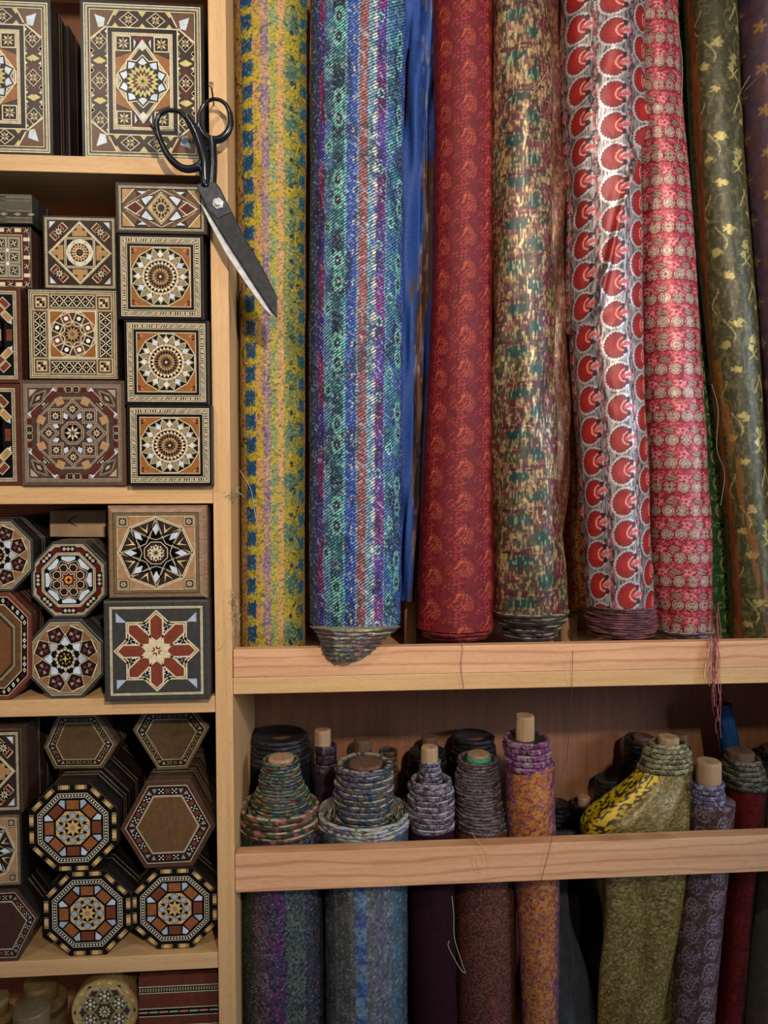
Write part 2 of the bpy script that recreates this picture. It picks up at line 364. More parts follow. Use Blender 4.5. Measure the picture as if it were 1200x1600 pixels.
def _ros_e(s, cx, cy, r, e):
    s.up()
    for k in range(8):
        a = 2*PI*k/8
        s.P([(cx+r*.1*math.cos(a), cy+e*r*.1*math.sin(a)), (cx+r*.6*math.cos(a-.28), cy+e*r*.6*math.sin(a-.28)), (cx+r*math.cos(a), cy+e*r*math.sin(a)), (cx+r*.6*math.cos(a+.28), cy+e*r*.6*math.sin(a+.28))], CR if k % 2 else TN)
    s.z += 0.00009
def _pin_e(s, cx, cy, r, e):
    s.P([(cx-r, cy-r*e), (cx+r, cy-r*e), (cx+r, cy+r*e), (cx-r, cy+r*e)], CR); s.up()
    s.P([(cx-r*.85, cy-r*.85*e), (cx+r*.85, cy-r*.85*e), (cx+r*.85, cy+r*.85*e), (cx-r*.85, cy+r*.85*e)], BK); _ros_e(s, cx, cy, r*.8, e); s.z += 0.00009
Inlay.ros_e = _ros_e; Inlay.pin_e = _pin_e
def d_star12(s, A=1):
    s.P(sq(.98), BK); s.up(); s.P(sq(.94), CR); s.up(); s.P(sq(.92), BK); s.up(); s.P(sq(.905), CR); s.up()
    s.dash(sq(.895), sq(.83), 30, [BK, PK, DW, BK, GY, OL], slant=.8, fill=.6); s.P(sq(.82), BK); s.up(); s.P(sq(.80), CR); s.up(); s.P(sq(.785), BK); s.up()
    s.P(sq(.715), CR); s.up(); s.P(sq(.70), OR); s.up()
    for sx in (-1, 1):
        for sy in (-1, 1):
            for q, c in ((0, RD), (1, PK), (2, BK)):
                x, y = sx*(.64-.07*(q == 1)), sy*(.64-.07*(q == 2)); s.P([(x-.035, y-.03), (x+.035, y-.03), (x+.035*sx, y+.04)], c)
    s.P(ngon(12, .715, PI/12), CR); s.up(); s.P(ngon(12, .695, PI/12), BK); s.up()
    s.P(star(12, .69, .50, PI/12), CR); s.up(); s.P(star(12, .665, .49, PI/12), OL); s.up()
    for k in range(12):
        a = PI/12+k*PI/6+PI/12
        s.P(kite(.37, .50, .66, .19, a), CR); 
    s.up()
    for k in range(12):
        a = PI/6+k*PI/6
        s.P(kite(.37, .50, .635, .165, a), BK)
    s.up()
    for k in range(12):
        a = PI/6+k*PI/6
        s.P(kite(.41, .525, .615, .13, a), (220, 220, 204) if k % 3 else PR)
    s.up(); s.P(ngon(24, .43), CR); s.up(); s.outl(star(12, .47, .36, 0), .012, PK); s.up()
    s.P(ngon(24, .385), CR); s.up(); s.tring(.30, .385, 24, BK, CR)
    for r0, r1, n, c1, c2 in ((.235, .30, 24, (150, 108, 72), BK), (.17, .235, 20, BK, TN), (.1, .17, 14, TN, BK), (.03, .1, 8, BK, RW)): s.tring(r0, r1, n, c1, c2, ph=r0*7)
def d_diamond(s, A=1):        # B3
    s.P(sq(1), DW); s.up(); s.P(sq(.95), CR); s.up(); s.dash(sq(.94), sq(.90), 44, [BK], fill=.5); s.P(sq(.89), DW); s.up()
    for sx in (-1, 1):
        for sy in (-1, 1):
            s.P([(sx*.86, sy*.86), (sx*.86, sy*.62), (sx*.62, sy*.86)], MW); s.up(); s.P([(sx*.82, sy*.84), (sx*.82, sy*.66), (sx*.66, sy*.84)], PR); s.z += 0.00009
            Q = [(sx*.78, sy*.30), (sx*.92*.9, sy*.48), (sx*.50, sy*.84), (sx*.32, sy*.78)]
            c = (sx*.57, sy*.57)
            Q = [(c[0]+u*.0+du, c[1]+dv) for u, (du, dv) in enumerate([(sx*.27, -sy*.17), (sx*.17+sx*.08, -sy*.02), (-sx*.02, sy*.25), (-sx*.17, sy*.27), (-sx*.25, sy*.02)][:4])]
            Q = [(c[0]+sx*.26, c[1]-sy*.1), (c[0]-sx*.1, c[1]+sy*.26), (c[0]-sx*.26, c[1]+sy*.1), (c[0]+sx*.1, c[1]-sy*.26)]
            s.P(Q, CR); s.up(); s.P(scl(Q, .9, c), RD); s.up(); s.P(scl(Q, .62, c), (200, 130, 90)); s.up(); s.ros(c[0], c[1], .13); s.z += 0.00027
    s.up(3); D = dia(0, 0, .87); s.P(D, CR); s.up(); s.P(scl(D, .97), BK); s.up(); s.P(scl(D, .955), CR); s.up(); s.P(scl(D, .90), DW); s.up()
    for k in range(4):
        a = k*PI/2; co, si = math.cos(a), math.sin(a); rr = lambda p: (p[0]*co-p[1]*si, p[0]*si+p[1]*co)
        s.P([rr(p) for p in [(-.2, .45), (.2, .45), (.2, .6), (.08, .6), (.08, .74), (-.08, .74), (-.08, .6), (-.2, .6)]], TN)
    s.P(sq(.42), CR); s.up(); s.P(sq(.40), BK); s.up(); s.P(sq(.38), CR); s.up(); s.P(sq(.36), BK); s.up()
    s.P(ngon(12, .37), CR); s.up()
    for k in range(12): s.P(kite(.24, .3, .36, .2, k*PI/6), PR if k % 2 else (190, 180, 150))
    s.P(ngon(12, .25), DW); s.up()
    for r0, r1, n, c1, c2 in ((.18, .25, 16, BK, (214, 170, 120)), (.1, .18, 12, OR, CR), (.02, .1, 8, BK, OR)): s.tring(r0, r1, n, c1, c2)
def d_rect(s, A=.58):         # B4 (wide)
    def rect(m): return [(-1+m*A, -1+m), (1-m*A, -1+m), (1-m*A, 1-m), (-1+m*A, 1-m)]
    s.P(rect(0), DW); s.up(); s.R(rect(.05), rect(.08), GY); s.R(rect(.12), rect(.16), CR); s.up(); s.dash(rect(.125), rect(.155), [70, 40], [BK], fill=.5); s.R(rect(.18), rect(.2), CR); s.P(rect(.22), BK); s.up(); s.P(rect(.26), MW); s.up()
    x, y = 1-.26*A, .74
    for sx in (-1, 1):
        for sy in (-1, 1):
            s.P([(sx*x, sy*y), (sx*x*.72, sy*y), (sx*x, sy*y*.3)], TN)
            s.P([(sx*x*.7, sy*y*.98), (sx*x*.3, sy*y*.98), (sx*x*.62, sy*y*.62)], DW); s.up()
            s.P([(sx*x*.62, sy*y*.9), (sx*x*.36, sy*y*.9), (sx*x*.5, sy*y*.75)], PR)
            s.line((sx*x, sy*y*.28), (sx*x*.7, sy*y), .025, CR); s.line((sx*x*.02, sy*y), (sx*x*.95, 0), .022, CR); s.line((sx*x*.3, sy*y), (sx*x*.9, sy*y*.15), .012, CR)
    s.up()
    for sx in (-1, 1):
        s.P([(sx*x*.92, 0), (sx*x*.66, .28), (sx*x*.44, 0), (sx*x*.66, -.28)], CR); s.up(); s.P([(sx*x*.88, 0), (sx*x*.66, .23), (sx*x*.48, 0), (sx*x*.66, -.23)], RD); s.z += 0.00009
        for sy in (-1, 1):
            Q = [(sx*x*.42, sy*.04), (sx*x*.16, sy*.50), (sx*x*.30, sy*.52), (sx*x*.56, sy*.36)]
            s.P(Q, BK); s.up(); s.P(scl(Q, .78, (sx*x*.35, sy*.35)), PR); s.z += 0.00009
    s.up(2); D = dia(0, 0, .36*x, .66); s.P(D, CR); s.up(); s.P(scl(D, .93), BK); s.up(); s.P(scl(D, .87), CR); s.up(); s.P(scl(D, .76), DW); s.up()
    for k in range(12):
        a = k*PI/6
        for rr, c in ((.6, TN), (.32, CR)):
            p = lambda r, t: (r*math.cos(t)*.26*x/.5*1, r*math.sin(t)*.45/.5*1)
            s.P([p(rr*.45, a), p(rr*.75, a-.2), p(rr*.85, a), p(rr*.75, a+.2)], c)
def strip_pat(s, x0, y0, x1, y1, n, horiz):
    for k in range(n):
        if horiz: cx = x0+(x1-x0)*(k+.5)/n; cy = (y0+y1)/2; r = (x1-x0)/n*.5; ry = (y1-y0)*.45
        else: cy = y0+(y1-y0)*(k+.5)/n; cx = (x0+x1)/2; ry = (y1-y0)/n*.5; r = (x1-x0)*.45
        s.line((cx-r, cy-ry), (cx+r, cy+ry), .022, CR); s.line((cx-r, cy+ry), (cx+r, cy-ry), .022, CR)
        s.up(); s.P(dia(cx, cy, r*.3, ry*.3), TN)
        for a, b in ((0, .75), (0, -.75), (.75, 0), (-.75, 0)): s.P(dia(cx+a*r, cy+b*ry, r*.16, ry*.16), CR)
        s.z += 0.00009
def d_geo(s, A=1):            # B8
    OLV = (138, 112, 78)
    s.P(sq(1), BK); s.up(); s.R(sq(.97), sq(.955), CR); s.P(sq(.94), OLV); s.up(); s.R(sq(.93), sq(.915), CR)
    s.P(sq(.88), (92, 70, 50)); s.up()
    for sg in (-1, 1):
        s.P([(-.48, sg*.60), (.48, sg*.60), (.48, sg*.86), (-.48, sg*.86)], BK); s.P([(sg*.60, -.48), (sg*.86, -.48), (sg*.86, .48), (sg*.60, .48)], BK)
    s.up()
    for sg in (-1, 1):
        strip_pat(s, -.48, sg*.73-.13, .48, sg*.73+.13, 5, True); strip_pat(s, sg*.73-.13, -.48, sg*.73+.13, .48, 5, False)
        for a in (.60, .86): s.line((-.48, sg*a), (.48, sg*a), .014, CR); s.line((sg*a, -.48), (sg*a, .48), .014, CR)
        for q in (-1, 1):
            cx, cy = sg*.70, q*.70
            s.P(sq(.18, None, cx, cy), CR); s.up(); s.P(sq(.165, None, cx, cy), OLV); s.up(); s.dash(sq(.15, None, cx, cy), sq(.12, None, cx, cy), 6, [BK], fill=.5); s.R(sq(.11, None, cx, cy), sq(.095, None, cx, cy), CR)
            for i in (-1, 0, 1):
                for j in (-1, 0, 1): s.P(sq(.028, None, cx+i*.058, cy+j*.058), [BK, RW, CR][(i+j) % 3])
            s.z += 0.00018
    s.up(3); s.P(sq(.56), CR); s.up(); s.dash(sq(.555), sq(.53), 30, [BK], fill=.5); s.P(sq(.52), CR); s.up(); s.P(sq(.50), OR); s.up()
    s.P(ngon(8, .53, PI/8), CR); s.up(); s.P(ngon(8, .51, PI/8), (70, 54, 40)); s.up()
    for k in range(8):
        a = PI/8+k*PI/4; c = (.37*math.cos(a), .37*math.sin(a)); Q = ngon(4, .155, a+PI/4, *c)
        s.P(Q, CR); s.up(); s.P(scl(Q, .84, c), OLV); s.up(); s.P(scl(Q, .7, c), BK if k % 2 else RW); s.up(); s.P(ngon(8, .05, 0, *c), (236, 232, 220)); s.z += 0.00027
    s.up(3); s.P(star(8, .29, .2, 0), CR); s.up(); s.P(star(8, .26, .18, 0), OLV); s.up()
    for r0, r1, n, c1, c2 in ((.1, .18, 12, BK, TN), (.02, .1, 8, TN, BK)): s.tring(r0, r1, n, c1, c2)
def d_oct(s, A=1):            # B9
    B = (96, 74, 62); C = (178, 160, 130)
    s.P(sq(1), B); s.up(); s.R(sq(.93), sq(.922), C); s.dash(sq(.91), sq(.885), 50, [C], fill=.5); s.R(sq(.875), sq(.865), C); s.P(sq(.86), (78, 58, 48)); s.up()
    for sx in (-1, 1):
        for sy in (-1, 1):
            c = (sx*.66, sy*.66); a = PI/4*(1 if sx*sy > 0 else -1)
            s.P([(c[0]+sx*.17, c[1]+sy*.17), (c[0]+sx*.17, c[1]+sy*.02), (c[0]+sx*.02, c[1]+sy*.17)], C)
            Q = [(c[0]+sx*.16, c[1]-sy*.16), (c[0]+sx*.07, c[1]+sy*.07), (c[0]-sx*.16, c[1]+sy*.16), (c[0]-sx*.07, c[1]-sy*.07)]
            s.lined(Q, .024, C); s.P(scl(Q, .55, c), BK); s.up(); s.P(scl(Q, .35, c), C); s.z += 0.00027
    O = ngon(8, .90, PI/8); s.lined(O, .05, C, B); s.lined(scl(O, .80), .04, C, B)
    s.P(scl(O, .76), (82, 62, 50)); s.up()
    for k in range(8):
        a = k*PI/4; co, si = math.cos(a), math.sin(a); rr = lambda p: (p[0]*co-p[1]*si, p[0]*si+p[1]*co)
        if k % 2 == 0:
            for q in (-1, 1):
                s.P([rr(p) for p in [(.79, q*.16), (.87, q*.16), (.87, q*.28), (.79, q*.28)]], RD); s.P([rr(p) for p in [(.79, q*.3), (.87, q*.36), (.80, q*.42)]], PR)
                s.P([rr(p) for p in sq(.055, None, .83, q*.07)], C); s.up(); s.P([rr(p) for p in sq(.045, None, .83, q*.07)], BK); s.up(); s.P([rr(p) for p in sq(.018, None, .83, q*.07)], RW); s.z += 0.00018
        else:
            for q in (-1, 1): s.P([rr(p) for p in sq(.05, .12, .78, q*.2)], (94, 40, 34))
            s.P([rr(p) for p in sq(.055, .09, .78, 0)], C); s.up(); s.P([rr(p) for p in sq(.04, .075, .78, 0)], BK); s.up(); s.P([rr(p) for p in sq(.022, .04, .78, 0)], C); s.z += 0.00018
    s.up(2)
    for k in range(8):
        a = PI/8+k*PI/4; c = (.655*math.cos(a), .655*math.sin(a)); Q = ngon(4, .105, a+PI/4, *c)
        s.P(Q, C); s.up(); s.P(scl(Q, .88, c), (186, 140, 92)); s.z += 0.00009
        a = k*PI/4; c = (.46*math.cos(a), .46*math.sin(a)); Q = ngon(4, .2, (PI/4 if k % 2 else 0), *c)
        s.P(Q, C); s.up(); s.P(scl(Q, .9, c), B); s.up(); s.P(scl(Q, .76, c), C); s.up(); s.P(scl(Q, .66, c), (84, 50, 40)); s.up(); s.ros(c[0], c[1], .085); s.z += 0.00036
        a = PI/8+k*PI/4; s.up(5); s.P(kite(.25, .34, .44, .2, a), BK); s.up(); s.P(kite(.28, .345, .425, .15, a), PR); s.z += 0.00054
    s.up(6); s.P(ngon(8, .235, PI/8), C); s.up(); s.P(ngon(8, .215, PI/8), B); s.up(); s.P(ngon(8, .19, PI/8), C); s.up(); s.P(ngon(8, .175, PI/8), BK); s.up(); s.ros(0, 0, .16)
def d_bricks(s, A=1):         # B10, B11
    s.P(sq(1), (92, 52, 34)); s.up(); s.P(sq(.92), CR); s.up(); s.dash(sq(.91), sq(.86), 46, [BK], fill=.55); s.P(sq(.85), BK); s.up()
    for rot in range(8):
        a = rot*PI/4; co, si = math.cos(a), math.sin(a); rr = lambda p: (p[0]*co-p[1]*si, p[0]*si+p[1]*co)
        s.lined([rr((.62, -.28)), rr((.62, .28))], .045); s.line(rr((.40, -.17)), rr((.40, .17)), .03, CR)
        if rot % 2 == 0:
            s.P([rr(p) for p in [(.7, -.12), (.82, -.12), (.82, .12), (.7, .12)]], RW)
            for q in (-1, 1): s.P([rr(p) for p in [(.7, q*.3), (.82, q*.22), (.82, q*.4)]], PR)
            s.P([rr(p) for p in sq(.09, .12, .5, 0)], TN)
        else:
            for d, c in ((.78, TN), (.94, OR)):
                for q in (-1, 0, 1):
                    if abs(q)*.25+d < 1.12: s.P([rr(p) for p in sq(.075, .115, d, q*.24)], CR); s.up(); s.P([rr(p) for p in sq(.06, .1, d, q*.24)], c if q else RW); s.z += 0.00009
            s.P([rr(p) for p in sq(.06, .1, .5, 0)], (190, 120, 66))
    s.up(); s.P(star(8, .42, .3, 0), CR); s.up(); s.P(star(8, .39, .28, 0), DW); s.up(); s.ros(0, 0, .24)
def d_checks(s, A=1):         # B2
    B = (88, 72, 60); s.P(sq(1), B); s.up(); s.R(sq(.95), sq(.94), CR); s.P(sq(.93), RD); s.up()
    for i in range(-3, 4):
        for j in range(-3, 4):
            if max(abs(i), abs(j)) == 3:
                x, y = i*.29, j*.29; s.P(sq(.11, .06 if (i+j) % 2 else .11, x, y), [(80, 40, 32), CR][(i+j+8) % 2])
                if (i+j) % 2 == 0: s.up(); s.pin(x, y, .09); s.z += 0.00009
    s.up(2); s.P(sq(.72), CR); s.up(); s.P(sq(.70), B); s.up()
    for i in (-1, 0, 1):
        for j in (-1, 0, 1):
            x, y = i*.44, j*.44; s.P(sq(.2, None, x, y), CR); s.up(); s.P(sq(.185, None, x, y), B); s.up(); s.dash(sq(.175, None, x, y), sq(.14, None, x, y), 8, [CR], fill=.5); s.up(); s.pin(x, y, .11); s.z += 0.00027
    for i in (-.22, .22):
        for j in (-.22, .22): s.up(4); s.P(dia(i, j, .07), (240, 238, 230)); s.z += 0.00036
def d_star8(s, A=1):          # C6
    TW = (170, 132, 92)
    s.P(sq(1), BK); s.up(); s.P(sq(.985), (140, 116, 78)); s.up(); s.dash(sq(.975), sq(.945), 46, [BK], fill=.35); s.P(sq(.93), BK); s.up(); s.P(sq(.915), CR); s.up(); s.P(sq(.9), TW); s.up()
    for sx in (-1, 1):
        for sy in (-1, 1):
            c = (sx*.77, sy*.77); s.P(sq(.13, None, *c), BK); s.up(); s.P(sq(.115, None, *c), CR); s.up(); s.P(sq(.1, None, *c), (120, 84, 56)); s.up(); s.ros(c[0], c[1], .085); s.z += 0.00027
    O = ngon(8, .90, 0); O = [(.9*math.cos(k*PI/4), .9*math.sin(k*PI/4)) for k in range(8)]
    s.up(3); s.P(O, CR); s.up(); s.P(scl(O, .97), BK); s.up(); s.P(scl(O, .955), CR); s.up(); s.P(scl(O, .93), DW); s.up()
    for k in range(8):
        a = PI/8+k*PI/4; co, si = math.cos(a), math.sin(a); rr = lambda p: (p[0]*co-p[1]*si, p[0]*si+p[1]*co)
        for q in (-1, 1): s.P([rr((.52, 0)), rr((.60, 0)), rr((.76, q*.11))], (222, 204, 150))
    s.up(); S1 = star(8, .87, .42, 0); s.P(S1, BK); s.up(); s.lined(scl(S1, .97), .03); s.up()
    for k in range(8): s.P(kite(.44, .60, .76, .13, k*PI/4), PR)
    for k in range(8): s.lined([(.74*math.cos(k*PI/4), .74*math.sin(k*PI/4)), (.4*math.cos(k*PI/4+PI/3.2), .4*math.sin(k*PI/4+PI/3.2))][:2], .026); s.z += 0.00018
    s.up(3); s.P(star(8, .42, .33, PI/8), CR); s.up(); s.P(star(8, .40, .315, PI/8), BK); s.up(); s.P(ngon(8, .3, PI/8), CR); s.up(); s.P(ngon(8, .28, PI/8), BK); s.up(); s.P(ngon(8, .25, PI/8), RD); s.up()
    s.ros(0, 0, .22, 10); s.up(2)
    for k in range(10): s.P(ngon(4, .03, 0, .18*math.cos(k*PI/5+.3), .18*math.sin(k*PI/5+.3)), CR)
def d_knot(s, A=1):           # C7
    G = (66, 64, 58)
    s.P(sq(1), G); s.up(); s.R(sq(.925), sq(.905), CR); s.R(sq(.895), sq(.88), CR); s.P(sq(.875), (54, 50, 46)); s.up(); s.P(sq(.865), G); s.up()
    for sx in (-1, 1):
        for sy in (-1, 1): s.P([(sx*.80, sy*.80), (sx*.80, sy*.60), (sx*.60, sy*.60)][::1], (178, 186, 206))
    for k in range(8):
        a = k*PI/4; co, si = math.cos(a), math.sin(a); rr = lambda p: (p[0]*co-p[1]*si, p[0]*si+p[1]*co)
        R1 = .86; s.P([rr(p) for p in [(R1, 0), (.52, .34), (.34, .16), (.34, -.16), (.52, -.34)]], CR)
    s.up()
    for k in range(8):
        a = k*PI/4; co, si = math.cos(a), math.sin(a); rr = lambda p: (p[0]*co-p[1]*si, p[0]*si+p[1]*co)
        s.P([rr(p) for p in [(.82, 0), (.52, .30), (.36, .14), (.36, -.14), (.52, -.30)]], (60, 48, 42)); s.up(); s.P([rr(p) for p in [(.785, 0), (.52, .265), (.3, .05), (.3, -.05), (.52, -.265)]], CR); s.up()
        s.P([rr(p) for p in [(.75, 0), (.52, .23), (.42, .13), (.42, -.13), (.52, -.23)]], (54, 46, 42)); s.z += 0.00018
        s.up(3); s.P([rr(p) for p in [(.40, .13), (.53, .2), (.44, .24)]], PR); s.P([rr(p) for p in [(.40, -.13), (.53, -.2), (.44, -.24)]], PR); s.z += 0.00027
    s.up(4)
    for k in range(8):
        a = k*PI/4; co, si = math.cos(a), math.sin(a); rr = lambda p: (p[0]*co-p[1]*si, p[0]*si+p[1]*co)
        s.P([rr(p) for p in [(.80, 0), (.665, .145), (.3, .145), (.1, 0), (.3, -.145), (.665, -.145)]], CR)
    s.up()
    for k in range(8):
        a = k*PI/4; co, si = math.cos(a), math.sin(a); rr = lambda p: (p[0]*co-p[1]*si, p[0]*si+p[1]*co)
        s.P([rr(p) for p in [(.765, 0), (.655, .115), (.31, .115), (.22, 0), (.31, -.115), (.655, -.115)]], (128, 62, 44))
    s.up(); s.P(star(8, .26, .13, PI/8), CR); s.up(); s.P(star(8, .22, .1, 0), (224, 200, 150)); s.up(); s.P(star(8, .12, .06, 0), (110, 60, 50)); s.up(); s.P(star(4, .1, .03, .4), CR)
def d_octstar(s, A=1):        # C1, C3
    O = ngon(8, 1, PI/8); WD = (142, 100, 66)
    s.P(O, GY); s.up(); s.frame(O, .93, .915, CR); s.frame(O, .90, .89, OL); s.P(scl(O, .88), (206, 186, 140)); s.up(); s.dash(scl(O, .875), scl(O, .855), 26, [BK], fill=.5); s.P(scl(O, .85), WD); s.up()
    n = 8
    Q = []
    for k in range(n):
        a = PI/8+k*2*PI/n; Q += [(.80*math.cos(a-.21), .80*math.sin(a-.21)), (.80*math.cos(a+.21), .80*math.sin(a+.21)), (.56*math.cos(a+PI/8), .56*math.sin(a+PI/8))]
    s.P(Q, CR); s.up(); s.P(scl(Q, .965), (44, 22, 20)); s.up()
    for k in range(n):
        a = PI/8+k*2*PI/n; c = (.60*math.cos(a), .60*math.sin(a))
        s.P(dia(c[0], c[1], .1), (64, 28, 26)); s.up()
        for j in range(4): t = a+j*PI/2; s.P([c, (c[0]+.13*math.cos(t-.35), c[1]+.13*math.sin(t-.35)), (c[0]+.13*math.cos(t+.35), c[1]+.13*math.sin(t+.35))], (166, 140, 124) if j % 2 else (96, 60, 52))
        s.P(ngon(4, .035, a, *c), BK); s.z += 0.00009
    s.up(2); S2 = star(8, .57, .36, 0); s.P(star(8, .60, .38, 0), CR); s.up(); s.P(S2, BK); s.up()
    for k in range(8): s.P(kite(.29, .38, .53, .3, k*PI/4), PR if k % 3 else (178, 180, 178))
    s.up(); s.P(ngon(16, .32), BK); s.up(); s.P(star(8, .31, .2, 0), CR); s.up(); s.P(star(8, .28, .18, 0), BK); s.up()
    for k in range(16): s.P(ngon(3, .04, k*PI/8, .22*math.cos(k*PI/8), .22*math.sin(k*PI/8)), CR)
    for k in range(8): s.P(ngon(3, .035, k*PI/4, .12*math.cos(k*PI/4+.2), .12*math.sin(k*PI/4+.2)), TN)
    s.P(star(4, .09, .03, 0), (214, 190, 80))
def d_octrose(s, A=1):        # C2
    O = ngon(8, 1, PI/8)
    s.P(O, GY); s.up(); s.P(scl(O, .94), CR); s.up(); s.dash(scl(O, .935), scl(O, .885), 20, [BK], fill=.5); s.P(scl(O, .87), RD); s.up()
    for k in range(8):
        a = k*PI/4; co, si = math.cos(a), math.sin(a); rr = lambda p: (p[0]*co-p[1]*si, p[0]*si+p[1]*co); r = .755
        s.P([rr(p) for p in [(r-.07, -.16), (r+.07, -.19), (r+.07, .19), (r-.07, .16)]], BK); s.up()
        for q in (-1, 0, 1): s.P([rr(p) for p in dia(r, q*.1, .05)], (206, 170, 120) if q == 0 else (190, 186, 180))
        s.z += 0.00009
    s.up(); s.P(scl(O, .72), CR); s.up(); s.dash(scl(O, .71), scl(O, .665), 16, [BK], fill=.5); s.P(scl(O, .65), BK); s.up()
    for k in range(8):
        a = k*PI/4; co, si = math.cos(a), math.sin(a); rr = lambda p: (p[0]*co-p[1]*si, p[0]*si+p[1]*co)
        s.P([rr(p) for p in [(.43, 0), (.50, -.17), (.57, -.17), (.57, .17), (.50, .17)]], PR)
    s.up(); s.lined(star(8, .50, .4, PI/8), .02); s.P(ngon(16, .40), RD); s.up()
    for k in range(8):
        a = PI/8+k*PI/4; c = (.31*math.cos(a), .31*math.sin(a)); s.P(ngon(6, .115, a, *c), CR); s.up(); s.P(ngon(6, .095, a, *c), (40, 28, 20)); s.z += 0.00009
        a = k*PI/4; s.P(kite(.36, .42, .47, .08, a), PK)
    s.up(2); s.outl(star(8, .22, .14, 0), .016, CR); s.P(ngon(8, .10), (220, 150, 70)); s.up(); s.P(star(4, .08, .03, 0), BK)
def d_plainoct(s, P):         # C4: P outline in unit coords
    s.P(P, RW); s.up(); s.P(scl(P, .93), CR); s.up(); s.P(scl(P, .92), BK); s.up(); m = len(P)
    for i in range(m):
        a, b = P[i], P[(i+1) % m]; l = math.hypot(b[0]-a[0], b[1]-a[1]); n = max(2, int(l/.13))
        for k in range(n):
            t = (k+.5)/n; c = ((a[0]+(b[0]-a[0])*t)*.855, (a[1]+(b[1]-a[1])*t)*.855)
            s.P(dia(c[0], c[1], .04, .05), [CR, (236, 236, 226), (190, 150, 90), RD][k % 4]); s.up(); s.P(ngon(6, .016, 0, *c), BK if k % 4 != 2 else CR); s.z += 0.00009
    s.up(); s.P(scl(P, .79), CR); s.up(); s.P(scl(P, .775), (104, 70, 42)); s.up(); s.P(scl(P, .66), (70, 50, 36)); s.up(); s.P(scl(P, .64), (176, 160, 120)); s.up(); s.dash(scl(P, .635), scl(P, .605), 22, [BK], fill=.4); s.P(scl(P, .595), (60, 42, 28)); s.up(); s.P(scl(P, .55), (116, 76, 44))
def d_octmos(s, A=1):         # D3, D5, D6
    O = ngon(8, 1, PI/8); YW = (214, 176, 110)
    s.P(O, BK); s.up()
    for k in range(8):
        a = k*PI/4; co, si = math.cos(a), math.sin(a); rr = lambda p: (p[0]*co-p[1]*si, p[0]*si+p[1]*co); r = .865
        for q in (-1, 1):
            s.P([rr(p) for p in sq(.045, .085, r, q*.17)], YW); s.up(); s.P([rr((r-.05, q*.17+.05)), rr((r+.05, q*.17+.05)), rr((r+.05, q*.17+.06)), rr((r-.05, q*.17+.06))], BK); s.z += 0.00009
            for t in (.105, .125): s.P([rr(p) for p in sq(.045, .006, r, q*(.17+t))], TN)
            s.P([rr(p) for p in sq(.045, .006, r, q*.06)], TN)
    s.frame(O, .80, .785, CR); s.dash(scl(O, .765), scl(O, .725), 9, [(236, 226, 196)], fill=.5); s.frame(O, .705, .692, CR); s.P(scl(O, .68), BK); s.up()
    for k in range(8):
        a = k*PI/4; co, si = math.cos(a), math.sin(a); rr = lambda p: (p[0]*co-p[1]*si, p[0]*si+p[1]*co)
        s.P([rr(p) for p in sq(.095, .13, .495, 0)], (150, 90, 48) if k % 3 else (118, 62, 36))
        a += PI/8; co, si = math.cos(a), math.sin(a); rr = lambda p: (p[0]*co-p[1]*si, p[0]*si+p[1]*co)
        s.P([rr((.44, 0)), rr((.60, -.075)), rr((.645, 0)), rr((.60, .075))], (170, 184, 194) if k % 3 else PR)
    s.P(ngon(8, .40, PI/8), BK); s.up(); s.P(ngon(8, .385, PI/8), YW); s.up()
    for k in range(8):
        a = k*PI/4; c = (.27*math.cos(a), .27*math.sin(a)); s.P(ngon(6, .082, a, *c), BK); s.up(); s.P(ngon(6, .07, a, *c), (160, 174, 180)); s.z += 0.00009
        a += PI/8; s.P(kite(.2, .28, .33, .12, a), BK)
    s.tring(.1, .19, 8, BK, YW, ph=PI/8); s.tring(.02, .1, 8, YW, BK)
def d_hexplain(s, P, cen=(106, 76, 48), bor=(46, 30, 24), dots=True, outer=(82, 56, 42), ci=.64):
    s.P(P, outer); s.up(); s.P(scl(P, .90), CR); s.up(); s.P(scl(P, .885), bor); s.up(); m = len(P)
    for i in range(m):
        a, b = P[i], P[(i+1) % m]; l = math.hypot(b[0]-a[0], b[1]-a[1]); n = max(3, int(l/.17))
        ux, uy = (b[0]-a[0])/l, (b[1]-a[1])/l
        for k in range(n):
            t = (k+.5)/n; f = (.885+ci+.02)/2; c = ((a[0]+(b[0]-a[0])*t)*f, (a[1]+(b[1]-a[1])*t)*f)
            rr = lambda u, v: (c[0]+u*ux-v*uy, c[1]+u*uy+v*ux)
            if k in (0, n-1): s.P([rr(-.05, -.05), rr(.05, -.05), rr(0, .06)], (150, 142, 132)); continue
            if k % 2:
                s.P([rr(-.06, -.06), rr(.06, -.06), rr(.06, .06), rr(-.06, .06)], BK); s.up()
                for u, v in ((0, 0), (-.04, -.04), (.04, .04), (-.04, .04), (.04, -.04)): s.P([rr(u-.014, v-.014), rr(u+.014, v-.014), rr(u+.014, v+.014), rr(u-.014, v+.014)], (236, 230, 214) if dots else (200, 176, 110))
                s.z += 0.00009
            else: s.P([rr(-.05, -.05), rr(.05, -.05), rr(.05, .05), rr(-.05, .05)], RW if dots else (96, 78, 46))
    s.up(); s.P(scl(P, ci+.035), CR); s.up(); s.P(scl(P, ci+.02), bor); s.up(); s.P(scl(P, ci+.01), CR if dots else (150, 130, 80)); s.up(); s.P(scl(P, ci), cen)
